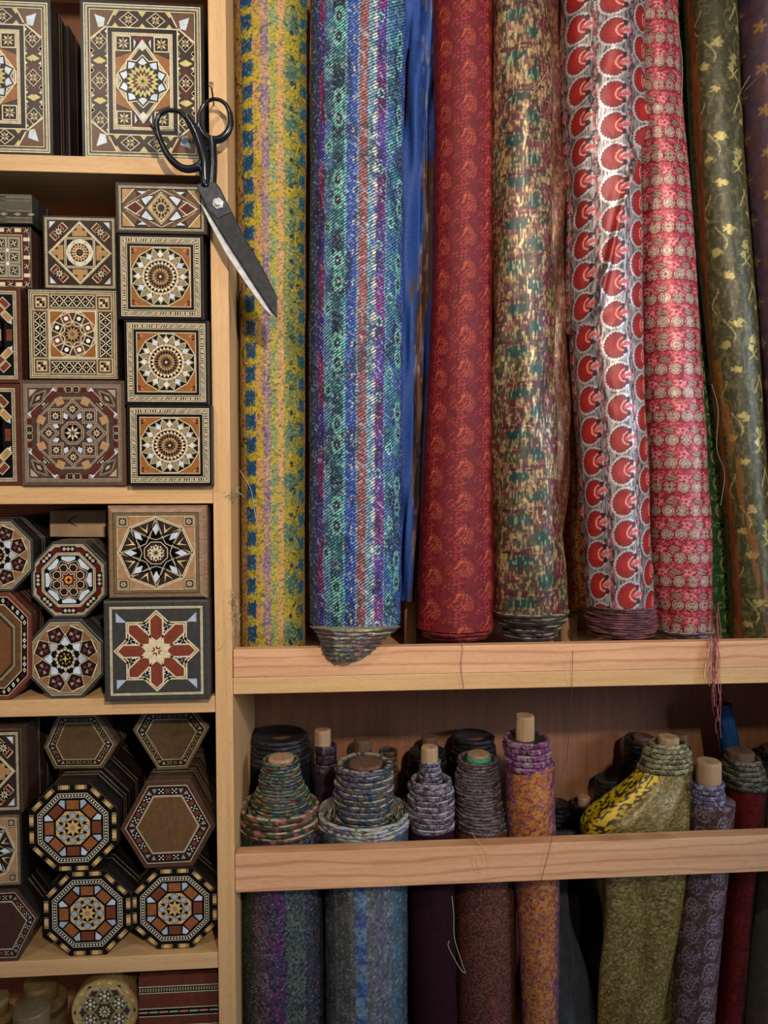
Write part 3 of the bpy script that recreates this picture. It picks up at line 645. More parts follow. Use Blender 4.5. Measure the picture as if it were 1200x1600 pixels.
def d_round(s, A=1):          # E2
    BG = (176, 150, 92)
    s.P(ngon(40, 1), BG); s.up()
    for k in range(18): a = k*PI/9; s.P(kite(.87, .9, .95, .1, a), RD if k % 3 == 0 else (214, 190, 110))
    s.P(ngon(40, .84), BG); s.up()
    O = ngon(6, .84, 0); s.P(O, CR); s.up(); s.P(scl(O, .97), (64, 52, 38)); s.up(); s.lined(scl(O, .93), .02)
    for k in range(6):
        a = k*PI/3+PI/6; c = (.5*math.cos(a), .5*math.sin(a)); s.lined(ngon(6, .25, 0, *c), .05, (190, 176, 130), (70, 66, 50)); s.z += 0.00018; s.up(3)
        for j in range(6): s.P(ngon(4, .055, 0, c[0]+.13*math.cos(j*PI/3+.5), c[1]+.13*math.sin(j*PI/3+.5)), (206, 190, 140))
        s.P(ngon(8, .06, 0, *c), PR); s.z += 0.00027
    s.up(4)
    for k in range(10): s.P(kite(.06, .14, .2, .25, k*PI/5), (206, 190, 140))
    s.P(ngon(5, .05), PR)
def d_band(s, A=1):           # E3 striped side
    R_ = (98, 50, 34); s.P(sq(1), R_); s.up()
    for y in (.62, -.02, -.5):
        if y == -.02:
            s.P([(-1, y-.12), (1, y-.12), (1, y+.12), (-1, y+.12)], CR); s.up(); s.P([(-1, y-.1), (1, y-.1), (1, y+.1), (-1, y+.1)], BK); s.up()
            for k in range(8): x = -1+(k+.5)*.25; s.P([(x-.12, y-.02), (x+.1, y-.02), (x+.1, y+.03), (x-.12, y+.03)], (150, 160, 140) if k % 2 else PK)
            s.z += 0.00018
        else:
            s.P([(-1, y-.1), (1, y-.1), (1, y+.1), (-1, y+.1)], CR); s.up(); s.P([(-1, y-.08), (1, y-.08), (1, y+.08), (-1, y+.08)], BK); s.up()
            for k in range(30): x = -1+(k+.5)/15; s.P([(x-.018, y-.05), (x+.018, y-.05), (x+.018, y+.05), (x-.018, y+.05)], (160, 150, 116))
            s.z += 0.00018
def d_mold(s, A=1):           # B1 band front
    G2 = (84, 78, 66); s.P(sq(1), G2); s.up()
    for y, h in ((.8, .05), (.55, .03), (-.15, .04), (-.62, .04), (-.9, .03)):
        s.P([(-1, y-h), (1, y-h), (1, y+h), (-1, y+h)], (150, 142, 112)); s.up(); s.dash([(-1, y-h*.7), (1, y-h*.7)][:2]+[(1, y-h*.7)], [(-1, y+h*.7), (1, y+h*.7)]+[(1, y+h*.7)], [110, 1, 1], [BK], fill=.5); s.z += 0.00009
    s.P([(-1, -.55), (1, -.55), (1, -.22), (-1, -.22)], (60, 46, 38)); s.up()
    for k in range(8): s.P(dia(-1+k*.27+.1, -.38, .08, .12), (150, 142, 112))
# ------------------------------------------------------------------ box builder
def prism_rows(P, ys, ks): return [[(x*k, y, z0*k) for x, z0 in P] for y, k in zip(ys, ks)]
def inset(P, d):
    n = len(P); out = []
    for i in range(n):
        a, b, c = np.array(P[i-1]), np.array(P[i]), np.array(P[(i+1) % n])
        u = (b-a)/np.linalg.norm(b-a); v = (c-b)/np.linalg.norm(c-b)
        n1 = np.array([-u[1], u[0]]); n2 = np.array([-v[1], v[0]]); m = n1+n2; m = m/max(1e-6, np.dot(m, n1))
        out.append(tuple(b+m*d))
    return out
BOXC = {'dark': (40, 34, 30), 'walnut': (84, 62, 50), 'grey': (66, 62, 56), 'red': (92, 52, 36), 'brown': (120, 88, 68), 'tan': (150, 118, 90)}
def make_box(name, label, outline, cz, Yf, depth, col, design=None, lidd=None, bev=0.0016, group=None, face=0.97, inl=None, cat='box', rot=0.0, tagged=True, roundf=False):
    """outline: world (x,z) CCW points in the plane Y=Yf; thing with body, lid (> inlay)"""
    xs = [p[0] for p in outline]; zs = [p[1] for p in outline]
    cx = (min(xs)+max(xs))/2; zb = min(zs); hz = (max(zs)-zb)/2; hx = (max(xs)-min(xs))/2
    root = empty(name, (cx, Yf, zb))
    tag(root, label, cat, group)
    P = [(x-cx, z-zb-hz) for x, z in outline]
    if rot: P = [(x*math.cos(rot)-z*math.sin(rot), x*math.sin(rot)+z*math.cos(rot)) for x, z in P]
    lidd = lidd or min(0.016, depth*.35)
    mk = lambda Q, y: [(x, y, z+hz) for x, z in Q]
    c = BOXC[col] if isinstance(col, str) else col
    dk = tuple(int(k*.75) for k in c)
    # lid: chamfered front slab
    m = MB(); b1 = bev if not roundf else bev*2.6
    rows = [mk(inset(P, b1+.0002), 0), mk(inset(P, b1*.4), b1*.25), mk(inset(P, 0.0002), b1), mk(P, lidd)] if roundf else [mk(inset(P, b1), 0), mk(inset(P, b1*.3), b1*.35), mk(P, b1), mk(P, lidd)]
    m.rings(rows, c)
    lid = m.build('lid', BOXWOOD, root, local=True)
    m = MB(); bi = inset(P, .0012)
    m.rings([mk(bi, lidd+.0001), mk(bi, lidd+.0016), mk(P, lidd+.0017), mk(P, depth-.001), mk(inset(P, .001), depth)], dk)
    if depth > .03:
        for t in (.35, .6):
            y0 = lidd+(depth-lidd)*t; o_ = [(x, z) for x, z in inset(P, -.0003)]
            m.rings([mk(P, y0), mk(o_, y0+.0004), mk(o_, y0+.0022), mk(P, y0+.0026)], (110, 100, 80), cap0=False, cap1=False)
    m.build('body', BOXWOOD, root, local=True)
    if design:
        il = Inlay(hx*face, hz*face, hz)
        if inl == 'poly':
            U = [(x/hx/1.0, z/hz/1.0) for x, z in P]; design(il, U)
        else: design(il, hz/hx)
        if rot and inl != 'poly':
            cr, sr = math.cos(rot), math.sin(rot); il.m.v = [(x*cr-(z-hz)*sr, y, x*sr+(z-hz)*cr+hz) for x, y, z in il.m.v]
        il.m.build('inlay', INLAY, lid, local=True)
    return root
def rect_px(x0, y0, x1, y1, Y, seat=None):
    """true rectangle whose middle edges fall on these pixels; seat = world z to rest on"""
    ym, xm = (y0+y1)/2, (x0+x1)/2
    a, b, t, d = X(x0, ym, Y), X(x1, ym, Y), Z(xm, y0, Y), Z(xm, y1, Y)
    if seat is not None: d = seat
    return [(a, d), (b, d), (b, t), (a, t)]
def oct_px(x0, y0, x1, y1, Y, seat=None):
    (a, d), (b, _), (_, t), _ = rect_px(x0, y0, x1, y1, Y, seat)
    cx, cz, rx, rz = (a+b)/2, (t+d)/2, (b-a)/2, (t-d)/2; k = 1/math.cos(PI/8)
    return [(cx+rx*k*math.cos(PI/8+i*PI/4), cz+rz*k*math.sin(PI/8+i*PI/4)) for i in range(8)]
def poly_px(P, Y, seat=None):
    q = [(X(x, y, Y), Z(x, y, Y)) for x, y in P]
    A = sum(q[i][0]*q[(i+1) % len(q)][1]-q[(i+1) % len(q)][0]*q[i][1] for i in range(len(q)))
    if A < 0: q = q[::-1]
    if seat is not None:
        zb = min(z for _, z in q); q = [(x, z-zb+seat) for x, z in q]
    return q
def shifted(P, dx, dz): return [(x+dx, z+dz) for x, z in P]
def octf(f):   # designs drawn for an octagon of circumradius 1 -> box half-width units
    def g(s, A): k = 1/math.cos(PI/8); s.sx *= k; s.sz *= k; f(s)
    return g
# row a : two tall boxes
A2 = rect_px(127, 3, 319, 243, .012, S['a'])
A1 = rect_px(-113, -4, 81, 237, .004, S['a'])
make_box('inlaid_box', 'large tall inlaid box lid with orange wedges beside the scissors on the top shelf', A2, 0, .012, .07, 'dark', d_large, face=1.0)
make_box('inlaid_box', 'large tall inlaid box cut off by the left edge of the top shelf', A1, 0, .004, .045, 'dark', d_large, face=1.0)
for k in range(4):
    make_box('inlaid_box', 'black tall box standing edge-on behind the left large box on the top shelf', shifted(A1, .004+.0045*k, -0.0), 0, .0505+.0465*k, .045, 'dark', None, group='black boxes behind the left large box')
make_box('inlaid_box', 'black tall box hidden behind the large box beside the scissors', shifted(A2, -.002, 0), 0, .0835, .06, 'dark', None)
# row b
zb = S['b']
B7 = rect_px(199, 633, 332, 759, -.012, zb); h7 = B7[2][1]
B6 = rect_px(194, 500, 326, 629, -.012, h7+.0003); h6 = B6[2][1]
B5 = rect_px(184, 366, 318, 499, -.012, h6+.0003); h5 = B5[2][1]
B4 = rect_px(180, 286, 324, 366, -.012, h5+.0003)
make_box('inlaid_box', 'square box with twelve-point star inlay at the bottom of the stack by the divider', B7, 0, -.012, .1, 'dark', d_star12, face=.985)
make_box('inlaid_box', 'square box with twelve-point star inlay in the middle of the stack by the divider', B6, 0, -.012, .1, 'dark', d_star12, face=.985)
make_box('inlaid_box', 'square box with twelve-point star inlay under the wide diamond box', B5, 0, -.012, .1, 'dark', d_star12, face=.985)
make_box('inlaid_box', 'wide low box with a lozenge inlay, topmost of the stack by the divider', B4, 0, -.012, .1, 'dark', lambda s, A: d_rect(s, A), face=.985)
B9 = rect_px(32, 594, 196, 759, -.004, zb); B8 = rect_px(43, 451, 185, 593, -.002, B9[2][1]+.0003); B3 = rect_px(67, 337, 183, 451, .006, B8[2][1]+.0003)
make_box('inlaid_box', 'square box with muted octagon and pearl inlay standing on the second shelf', B9, 0, -.004, .1, 'brown', d_oct, face=.99)
make_box('inlaid_box', 'square box with eight small white-centred squares, on top of the muted octagon box', B8, 0, -.002, .1, 'dark', d_geo, face=.99)
make_box('inlaid_box', 'square box with a tilted diamond inlay, third up above the shelf', B3, 0, .006, .1, 'walnut', d_diamond, face=.985)
B11 = rect_px(-122, 599, 31.5, 759, .004, zb); B10 = rect_px(-116, 447, 33, 597, .004, B11[2][1]+.0003); B2 = rect_px(-45, 352, 49, 444, .015, B10[2][1]+.0003); B1 = rect_px(-110, 302, 50, 350, .008, B2[2][1]+.0003)
make_box('inlaid_box', 'box with orange brick inlay cut by the photo edge, resting on the second shelf', B11, 0, .004, .1, 'red', d_bricks, face=.99)
make_box('inlaid_box', 'box with orange brick inlay cut by the photo edge, second from the bottom', B10, 0, .004, .1, 'red', d_bricks, face=.99)
make_box('inlaid_box', 'small box with checkered red squares below the grey moulded box', B2, 0, .015, .1, 'walnut', d_checks, face=.98)
make_box('inlaid_box', 'grey moulded box side with fine bands, topmost at the left edge', B1, 0, .008, .1, 'grey', d_mold, face=.99)
# row c
zc = S['c']
C3 = oct_px(43, 967, 162, 1090, .004, zc); C2 = oct_px(48, 846, 167, 966, .008, C3[1][1]+.0003)
C1 = oct_px(-62, 798, 52, 912, .004); C4 = poly_px([(-88, 1050), (-88, 950), (-55, 916), (14, 914), (49, 949), (49, 1048), (16, 1083), (-55, 1083)], .002, zc)
C1 = shifted(C1, 0, C4[0][1]*0+max(z for _, z in C4)+.0003-min(z for _, z in C1))
C7 = rect_px(162, 938, 327, 1095, -.014, zc); C6 = rect_px(166, 790, 322, 937, -.012, C7[2][1]+.0003)
make_box('inlaid_box', 'square grey box with red eight-armed knot inlay standing on the third shelf', C7, 0, -.014, .11, 'grey', d_knot, bev=.0022, face=.95)
make_box('inlaid_box', 'square box with rounded brown frame and pearl eight-point star, on the grey box', C6, 0, -.012, .11, 'tan', d_star8, roundf=True, bev=.003, face=.86)
make_box('inlaid_box', 'grey square box behind the knot-inlay box beside the divider', rect_px(180, 928, 338, 1068, .1, zc), 0, .1, .1, 'grey', None)
OG = 'octagonal boxes stacked behind the front ones on the third shelf'
def stack(name, label, P, Yf, depth, n, col, design, hlabel, group, face=.97, jit=.0025, inl=None, rot=0, **kw):
    make_box(name, label, P, 0, Yf, depth, col, design, face=face, inl=inl, rot=rot, **kw)
    for k in range(n):
        make_box(name, hlabel, shifted(P, random.uniform(-jit, jit)+.0008*k, 0), 0, Yf+(depth+.0006)*(k+1), depth, col, None, group=group, rot=rot)
stack('octagonal_box', 'octagonal box with dark star petals, the lowest octagon on the third shelf', C3, .004, .045, 4, 'grey', octf(d_octstar), 'grey octagonal box behind the lowest octagon of the third shelf', 'boxes behind the lowest octagon', face=.985)
stack('octagonal_box', 'octagonal box with red border and small rosette, resting on the dark-petal octagon', C2, .008, .045, 4, 'grey', octf(d_octrose), 'grey octagonal box behind the red-bordered octagon', 'boxes behind the red-bordered octagon', face=.985)
stack('octagonal_box', 'octagonal box with dark star petals cut off by the left photo edge', C1, .004, .045, 4, 'dark', octf(d_octstar), 'dark octagonal box behind the cut-off star octagon', 'boxes behind the left star octagon', face=.985)
stack('octagonal_box', 'long octagonal brown box with plain wooden centre at the left edge', C4, .002, .045, 4, 'red', d_plainoct, 'dark octagonal box behind the plain brown octagon', 'boxes behind the plain brown octagon', inl='poly', face=.985)
kb = empty('cardboard_box', (X(122, 830, .09), .09, max(z for _, z in C2)+.001)); tag(kb, 'crumpled brown cardboard parcel lying behind the octagonal boxes', 'parcel')
m = MB(); a = rect_px(76, 797, 166, 846, .058, max(z for _, z in C2)+.001)
rows = []
for y, k in ((.058, .96), (.062, 1.0), (.14, 1.0), (.145, .97)):
    cxx = (a[0][0]+a[1][0])/2; czz = (a[0][1]+a[2][1])/2
    rows.append([(cxx+(x-cxx)*k+random.uniform(-.001, .001), y, max(a[0][1], czz+(z-czz)*k+random.uniform(-.001, .001))) for x, z in a])
m.rings(rows, (120, 96, 68)); m.build('carton', KRAFT, kb)
m = MB(); m.tube([W(106, 815, .0577), W(119, 806, .0577)], .0006, (60, 44, 30), 5); m.tube([W(106, 815, .0577), W(120, 822, .0577)], .0006, (60, 44, 30), 5); m.build('fold_mark', THREAD, kb)
# row d
zd = S['d']
D6 = oct_px(206, 1356, 342, 1492, .012, zd); D5 = oct_px(67, 1360, 206, 1497, .006, zd)
x_max = DL-.0012; sh = max(x for x, _ in D6)-x_max
if sh > 0: D6 = shifted(D6, -sh, 0)
D3 = oct_px(44, 1226, 184, 1363, .004); D3 = shifted(D3, 0, max(z for _, z in D5)+.0003-min(z for _, z in D3))
D4 = poly_px([(187, 1296), (228, 1221), (296, 1219), (337, 1291), (302, 1354), (226, 1358)], .012)
D4 = shifted(D4, 0, max(z for _, z in D6)+.0003-min(z for _, z in D4)); sh = max(x for x, _ in D4)-x_max
if sh > 0: D4 = shifted(D4, -sh, 0)
D1 = poly_px([(68, 1178), (90, 1126), (152, 1124), (184, 1174), (161, 1211), (85, 1212)], .05)
D1 = shifted(D1, 0, max(z for _, z in D3)+.0003-min(z for _, z in D1))
D2 = poly_px([(207, 1155), (225, 1123), (304, 1121), (328, 1151), (293, 1216), (247, 1218)], .045)
D2 = shifted(D2, 0, max(z for _, z in D4)+.0003-min(z for _, z in D2))
lift = S['c']-(S['c']-Z(170, 1118))-.001
for nm in ('D1', 'D2'):
    q = globals()[nm]; over = max(z for _, z in q)-(zavg([(0, 1122), (335, 1112.8)])-.0008)
    if over > 0:
        zb_ = min(z for _, z in q); hh = max(z for _, z in q)-zb_; globals()[nm] = [(x, zb_+(z-zb_)*(hh-over)/hh) for x, z in q]
OCT = dict(col='dark', design=octf(d_octmos), face=.985)
G1 = 'dark octagonal box with dashed edges stacked behind the mosaic octagon under the left hexagon'
stack('octagonal_box', 'octagonal mosaic box with orange squares, stacked above the other mosaic octagons', D3, .004, .05, 3, 'dark', octf(d_octmos), 'dark octagonal box behind the upper mosaic octagon', 'boxes behind the upper mosaic octagon', face=.985)
stack('octagonal_box', 'octagonal mosaic box with orange squares in the bottom row, the one away from the divider', D5, .006, .05, 3, 'dark', octf(d_octmos), 'dark octagonal box behind the lower left mosaic octagon', 'boxes behind the lower left mosaic octagon', face=.985)
stack('octagonal_box', 'octagonal mosaic box with orange squares in the bottom row, touching the divider', D6, .012, .05, 3, 'dark', octf(d_octmos), 'dark octagonal box behind the mosaic octagon by the divider', 'boxes behind the mosaic octagon by the divider', face=.985, jit=.0008)
hx_design = lambda **k: (lambda s, P: d_hexplain(s, P, **k))
stack('hexagonal_box', 'large hexagonal box with plain striped wood centre and red checked border', D4, .012, .05, 3, 'walnut', hx_design(), 'brown hexagonal box behind the large plain hexagon', 'boxes behind the large hexagon', inl='poly', face=.985, jit=.0006)
stack('hexagonal_box', 'dim hexagonal box with smooth wood centre above the upper mosaic octagon', D1, .05, .05, 2, 'walnut', hx_design(cen=(92, 70, 44), dots=False, outer=(96, 78, 50)), 'dark hexagonal box behind the dim left hexagon', 'boxes behind the dim left hexagon', inl='poly', face=.985)
stack('hexagonal_box', 'dim hexagonal box with smooth wood centre resting on the large hexagon', D2, .045, .05, 2, 'walnut', hx_design(cen=(88, 68, 44), dots=False, outer=(104, 86, 56)), 'dark hexagonal box behind the hexagon by the divider', 'boxes behind the dim right hexagon', inl='poly', face=.985, jit=.001)
D9 = poly_px([(-52, 1436), (-20, 1388), (26, 1386), (62, 1432), (28, 1500), (-25, 1502)], .002, zd)
stack('hexagonal_box', 'hexagonal box with dashed edge at the lower left corner of the fourth shelf', D9, .002, .05, 3, 'dark', hx_design(cen=(70, 46, 34)), 'dark hexagonal box behind the lower left hexagon', 'boxes behind the lower left hexagon', inl='poly', face=.985)
D8 = rect_px(-85, 1272, 34, 1388, .006, max(z for _, z in D9)+.0003); D7 = rect_px(-90, 1140, 34, 1270, .006, D8[2][1]+.0003)
make_box('inlaid_box', 'small box with a pearl star inlay cut by the left edge of the fourth shelf', D8, 0, .006, .12, 'dark', d_star8, face=.97)
make_box('inlaid_box', 'reddish box with diamond inlay and dark side, above the pearl star box', D7, 0, .006, .12, 'walnut', d_diamond, face=.97)
# row e
ze = S['e']
def cyl_pts(cx, cz, r, n=40): return [(cx+r*math.cos(2*PI*k/n), cz+r*math.sin(2*PI*k/n)) for k in range(n)]
r2 = (X(217, 1575, .02)-X(111, 1575, .02))/2
rb = make_box('round_box', 'round box with hexagonal knot inlay lid facing out on the lowest shelf', cyl_pts(X(164, 1580, .02), Z(164, 1580, .02), r2), 0, .02, .09, (150, 124, 76), d_round, face=.97)
E3 = rect_px(217, 1524, 345, 1600, .012); t3 = E3[2][1]
E3 = [(E3[0][0], t3-.09), (DL-.0015, t3-.09), (DL-.0015, t3), (E3[0][0], t3)]
make_box('inlaid_box', 'red-brown box with three striped inlay bands at the bottom by the divider', E3, 0, .012, .12, 'red', d_band, face=1.0)
def pot(label, cx, top, bot, rpx, Y, bands):
    c = W(cx, top, Y); r = (W(cx+rpx, top, Y)-W(cx-rpx, top, Y))[0]/2; zb_ = W(cx, bot, Y)[2]
    root = empty('lidded_pot', (c[0], Y, zb_)); tag(root, label, 'pot')
    def lathe(nm, prof, cols):
        m = MB(); rows = [[(c[0]+r*q*math.cos(2*PI*k/36), Y+r*q*math.sin(2*PI*k/36), z) for k in range(36)] for q, z in prof]
        m.rings(rows, cols); return m.build(nm, INLAY, root, smooth=False)
    h = c[2]-zb_; TNc = (140, 114, 70)
    lathe('body', [(.95, zb_), (1, zb_+.003), (1, zb_+h*.55)], TNc)
    lathe('lid', [(1.03, zb_+h*.553), (1.05, zb_+h*.6), (1.05, zb_+h*.66), (1.05, zb_+h*.74), (1.03, zb_+h*.78), (.7, zb_+h*.80), (.68, zb_+h*.85), (.68, zb_+h)], [TNc, TNc, (90, 74, 50), TNc, TNc, (120, 96, 60), TNc])
    return root
pot('tan wooden pot with a raised lid standing left of the round inlaid box', 64, 1532, 1660, 37, .075, 3)
pot('shorter tan lidded pot at the left edge of the lowest shelf', -2, 1556, 1680, 22, .06, 3)
m = MB(); c = W(38, 1592, .012); rows = [[(c[0]+.022*q*math.cos(2*PI*k/24), .034+.022*q*math.sin(2*PI*k/24), c[2]+dz) for k in range(24)] for q, dz in ((.9, -.04), (1, -.037), (1, -.003), (.95, -.001), (.5, .0008), (.1, .001))]
m.rings(rows, (120, 104, 76)); o = m.build('round_box', INLAY); tag(o, 'pale round box lid peeking up at the bottom left corner', 'box')
# ------------------------------------------------------------------ cloth
def vn(x, y, seed=0):
    xi = np.floor(x).astype(np.int64); yi = np.floor(y).astype(np.int64); fx = x-xi; fy = y-yi
    fx = fx*fx*(3-2*fx); fy = fy*fy*(3-2*fy)
    def h(a, b):
        n = (a*374761393+b*668265263+seed*974634777) & 0xffffffff; n = ((n ^ (n >> 13))*1274126177) & 0xffffffff
        return ((n ^ (n >> 16)) & 0xffff)/65535.0
    return (h(xi, yi)*(1-fx)+h(xi+1, yi)*fx)*(1-fy)+(h(xi, yi+1)*(1-fx)+h(xi+1, yi+1)*fx)*fy
def fb(x, y, seed=0, o=3):
    t = 0; a = .5; s_ = 0
    for k in range(o): t = t+a*vn(x*2**k, y*2**k, seed+k*17); s_ += a; a *= .5
    return t/s_
def cellh(i, j, seed=0):
    n = (i.astype(np.int64)*73856093+j.astype(np.int64)*19349663+seed*83492791) & 0xffffffff; n = ((n ^ (n >> 13))*1274126177) & 0xffffffff
    return ((n ^ (n >> 16)) & 0xffff)/65535.0
def mixc(A, B, t): t = np.clip(t, 0, 1)[..., None]; return A*(1-t)+B*t
def C3_(c): return np.array(c, float)/255.0
def base(s, c): return np.broadcast_to(C3_(c), s.shape+(3,)).copy()
def ss(x, a, b): t = np.clip((x-a)/(b-a), 0, 1); return t*t*(3-2*t)
def twill(c, s, v, per=4.6, amt=.5, dark=(30, 30, 60), sl=.75):
    ph = (s*sl+v)/per; w_ = np.abs((ph % 1)-.5)*2
    w_ = ss(w_+(vn(s/2, v/2, 5)-.5)*.6, .35, .75)
    return mixc(c, C3_(dark), (1-w_)*amt)
def stripes(s, v, defs, soft=1.0, seed=0):
    """defs: (start, colourA, colourB, blockperiod, grain)"""
    out = np.zeros(s.shape+(3,))
    sj = s+(vn(s/3, v/5, seed+3)-.5)*1.6
    for i, (x0, a, b, per, g) in enumerate(defs):
        x1 = defs[i+1][0] if i+1 < len(defs) else 1e9
        m_ = (sj >= x0) & (sj < x1) if i else (sj < x1)
        blk = ss(np.sin(2*PI*v/per+i*1.7)+(vn(s/6, v/6, seed+i)-.5)*1.2, -.25, .25) if per else np.zeros_like(s)
        n = vn(s/1.9, v/1.9, seed+i*31)
        t = np.clip(blk*(1-g)+ss(n, .35, .65)*g, 0, 1)
        col = mixc(np.broadcast_to(C3_(a), s.shape+(3,)), np.broadcast_to(C3_(b), s.shape+(3,)), t)
        out[m_] = col[m_]
    return out
def blob(s, v, cx, per, off, rx, ry):
    """repeating ellipses down a column: returns normalised radius, angle"""
    dv = ((v-off+per/2) % per)-per/2; ds = s-cx
    return np.hypot(ds/rx, dv/ry), np.arctan2(dv/ry, ds/rx)
def lattice(s, v, px, py, stag=.5, sy=0.0):
    """staggered lattice local coords"""
    i = np.floor(s/px+.5); vv = v+(np.mod(i, 2))*py*stag+sy*s
    j = np.floor(vv/py+.5); return s-i*px, vv-j*py, i, j
def AM(R, defs):
    f = lambda x: R*math.asin(max(-1, min(1, (x-R)/R)))
    return [(f(d[0]),)+tuple(d[1:]) for d in defs]
def p_yellow(s, v, r):
    B = (14, 92, 144); Yc = (200, 168, 26); R = 58
    f = lambda x: R*math.asin(max(-1, min(1, (x-R)/R)))
    v = v+(vn(s/7, v/9, 91)-.5)*3; s0 = s; s = s+(vn(s/3, v/3, 92)-.5)*2.4
    c = stripes(s, v, AM(R, [(0, (120, 112, 60), (84, 92, 80), 70, .7), (5, (176, 150, 36), (170, 120, 90), 74, .6), (19, B, (10, 70, 120), 37, .4), (35, (208, 150, 100), (200, 166, 50), 74, .5), (46, (128, 100, 146), (206, 160, 110), 90, .6), (57, (120, 150, 110), Yc, 60, .6), (68, (222, 150, 112), (200, 160, 60), 80, .55), (76, Yc, (120, 140, 90), 74, .5), (98, B, (176, 150, 40), 36, .25), (107, (196, 130, 100), (180, 150, 60), 60, .6), (113, (110, 110, 80), (60, 70, 70), 50, .6)]), seed=4)
    q, _ = blob(s, v, f(27), 37, 10, 10, 7); c = mixc(c, C3_((206, 182, 44)), ss(1.15-q+(vn(s/2, v/2, 9)-.5)*.9, 0, .25))
    q, _ = blob(s, v, f(40), 74, 40, 7, 16); c = mixc(c, C3_((196, 168, 40)), ss(1.1-q+(vn(s/3, v/3, 19)-.5)*.8, 0, .3)*.8)
    q, _ = blob(s, v, f(87), 80, 30, 11, 14); c = mixc(c, C3_((40, 100, 110)), ss(1.-q+(vn(s/2.5, v/2.5, 29)-.5)*1.6, 0, .3)*.7)
    q, _ = blob(s, v, f(87), 40, 5, 3.4, 4.5); c = mixc(c, C3_((24, 40, 54)), ss(1-q, 0, .2)*.9)
    n = vn(s0/2.2, v/1.7, 77); c = mixc(c, C3_((40, 56, 50)), ss(n, .66, .84)*.6); c = mixc(c, C3_((238, 214, 130)), ss(vn(s0/1.5, v/2.2, 78), .72, .88)*.6)
    c = mixc(c, C3_((70, 96, 110)), ss(vn(s0/3.2+3, v/3, 79), .68, .8)*.45)
    br = np.abs(vn(s0/9, v/16, 15)-.5); c = mixc(c, C3_((18, 26, 30)), (br < .03)*((s < f(19)) | (np.abs(s-f(95)) < 7))*.85)
    return c*.95, .12+0*s
def p_blue(s, v, r):
    T = (70, 146, 134); B = (40, 74, 150); R = 73
    f = lambda x: R*math.asin(max(-1, min(1, (x-R)/R)))
    s0 = s; s = s+(vn(s/3, v/6, 94)-.5)*1.6
    c = stripes(s, v, AM(R, [(0, (50, 54, 70), (96, 60, 56), 60, .6), (3, (70, 74, 84), (40, 60, 90), 50, .6), (10, (40, 60, 120), (60, 84, 120), 40, .5), (17, (170, 40, 84), (54, 60, 160), 150, .45), (25, (120, 180, 176), (80, 110, 170), 60, .6), (37, T, (34, 54, 70), 64, .55), (54, (110, 190, 180), B, 0, .5), (57, B, (70, 110, 180), 0, .55), (73, (150, 124, 130), (150, 80, 64), 62, .4), (88, (110, 180, 176), (44, 80, 150), 0, .5), (93, B, (196, 190, 160), 52, .6), (99, (150, 56, 110), (70, 66, 150), 170, .5), (113, (80, 150, 140), (60, 90, 150), 90, .6), (120, (54, 90, 160), T, 70, .5), (130, T, (50, 80, 140), 70, .5), (138, (40, 84, 176), (70, 120, 190), 0, .5), (143, (140, 70, 70), (40, 60, 90), 46, .5)]), seed=11)
    c = mixc(c, c*.45, ss(vn(s/16, v/34, 66), .5, .75)*.6)
    for x, per, off, rx, ry in ((45, 128, 22, 8, 14), (45, 128, 54, 8, 14), (31, 128, 96, 6, 9), (134, 120, 40, 8, 15), (134, 120, 74, 8, 14), (121, 120, 100, 6, 9), (104, 120, 20, 5, 7)):
        q, a = blob(s, v, f(x), per, off, rx, ry); c = mixc(c, C3_((136, 220, 186)), ss(.34-np.abs(q-.85)+.1*np.cos(a*6), 0, .12)*.85); c = mixc(c, C3_((24, 30, 44)), ss(.62-q, 0, .1)*.75); c = mixc(c, C3_((230, 230, 200)), ss(.25-q, 0, .1)*.8)
    q, _ = blob(s, v, f(80), 62, 30, 9, 15); c = mixc(c, C3_((150, 66, 50)), ss(1-q+(vn(s/2, v/2, 3)-.5)*.8, 0, .3)*.75)
    q, _ = blob(s, v, f(96), 26, 0, 4, 8); c = mixc(c, C3_((232, 220, 180)), ss(1-q+(vn(s/2, v/3, 3)-.5)*.9, 0, .3)*.85)
    q, _ = blob(s, v, f(66), 48, 10, 1.5, 6); c = mixc(c, C3_((226, 206, 150)), ss(1-q, 0, .3)*.9)
    for x in (54.5, 72.5, 87.5, 113): c = mixc(c, C3_((120, 200, 196)), (np.abs(s-f(x)) < 1.0)*.6)
    c = np.clip(c*1.16, 0, 1); c = twill(c, s0, v, 5.0, .74, (14, 18, 48), sl=.7)
    c = mixc(c, C3_((236, 244, 240)), ss(vn((s0+v*.8)/4.5, (v-s0*.8)/1.6, 79), .70, .88)*.6)
    return c, .18+.0*s
def p_bluebrown(s, v, r):
    n = fb(s/9+5, v/90, 4); c = mixc(base(s, (50, 92, 176)), C3_((104, 66, 50)), ss(12-np.abs(s-2-6*np.sin(v/130))+(n-.5)*26-ss(300-v, 0, 150)*14, 0, 6))
    c = mixc(c, C3_((206, 170, 120)), ss(vn(s/2.0, v/16, 6), .66, .85)*.6*ss(14-np.abs(s-2-6*np.sin(v/130)), 0, 8)); c = twill(c, s, v, 3.5, .25, (20, 30, 60))
    return c, .15+.3*ss(vn(s/2.5, v/22, 6), .7, .9)
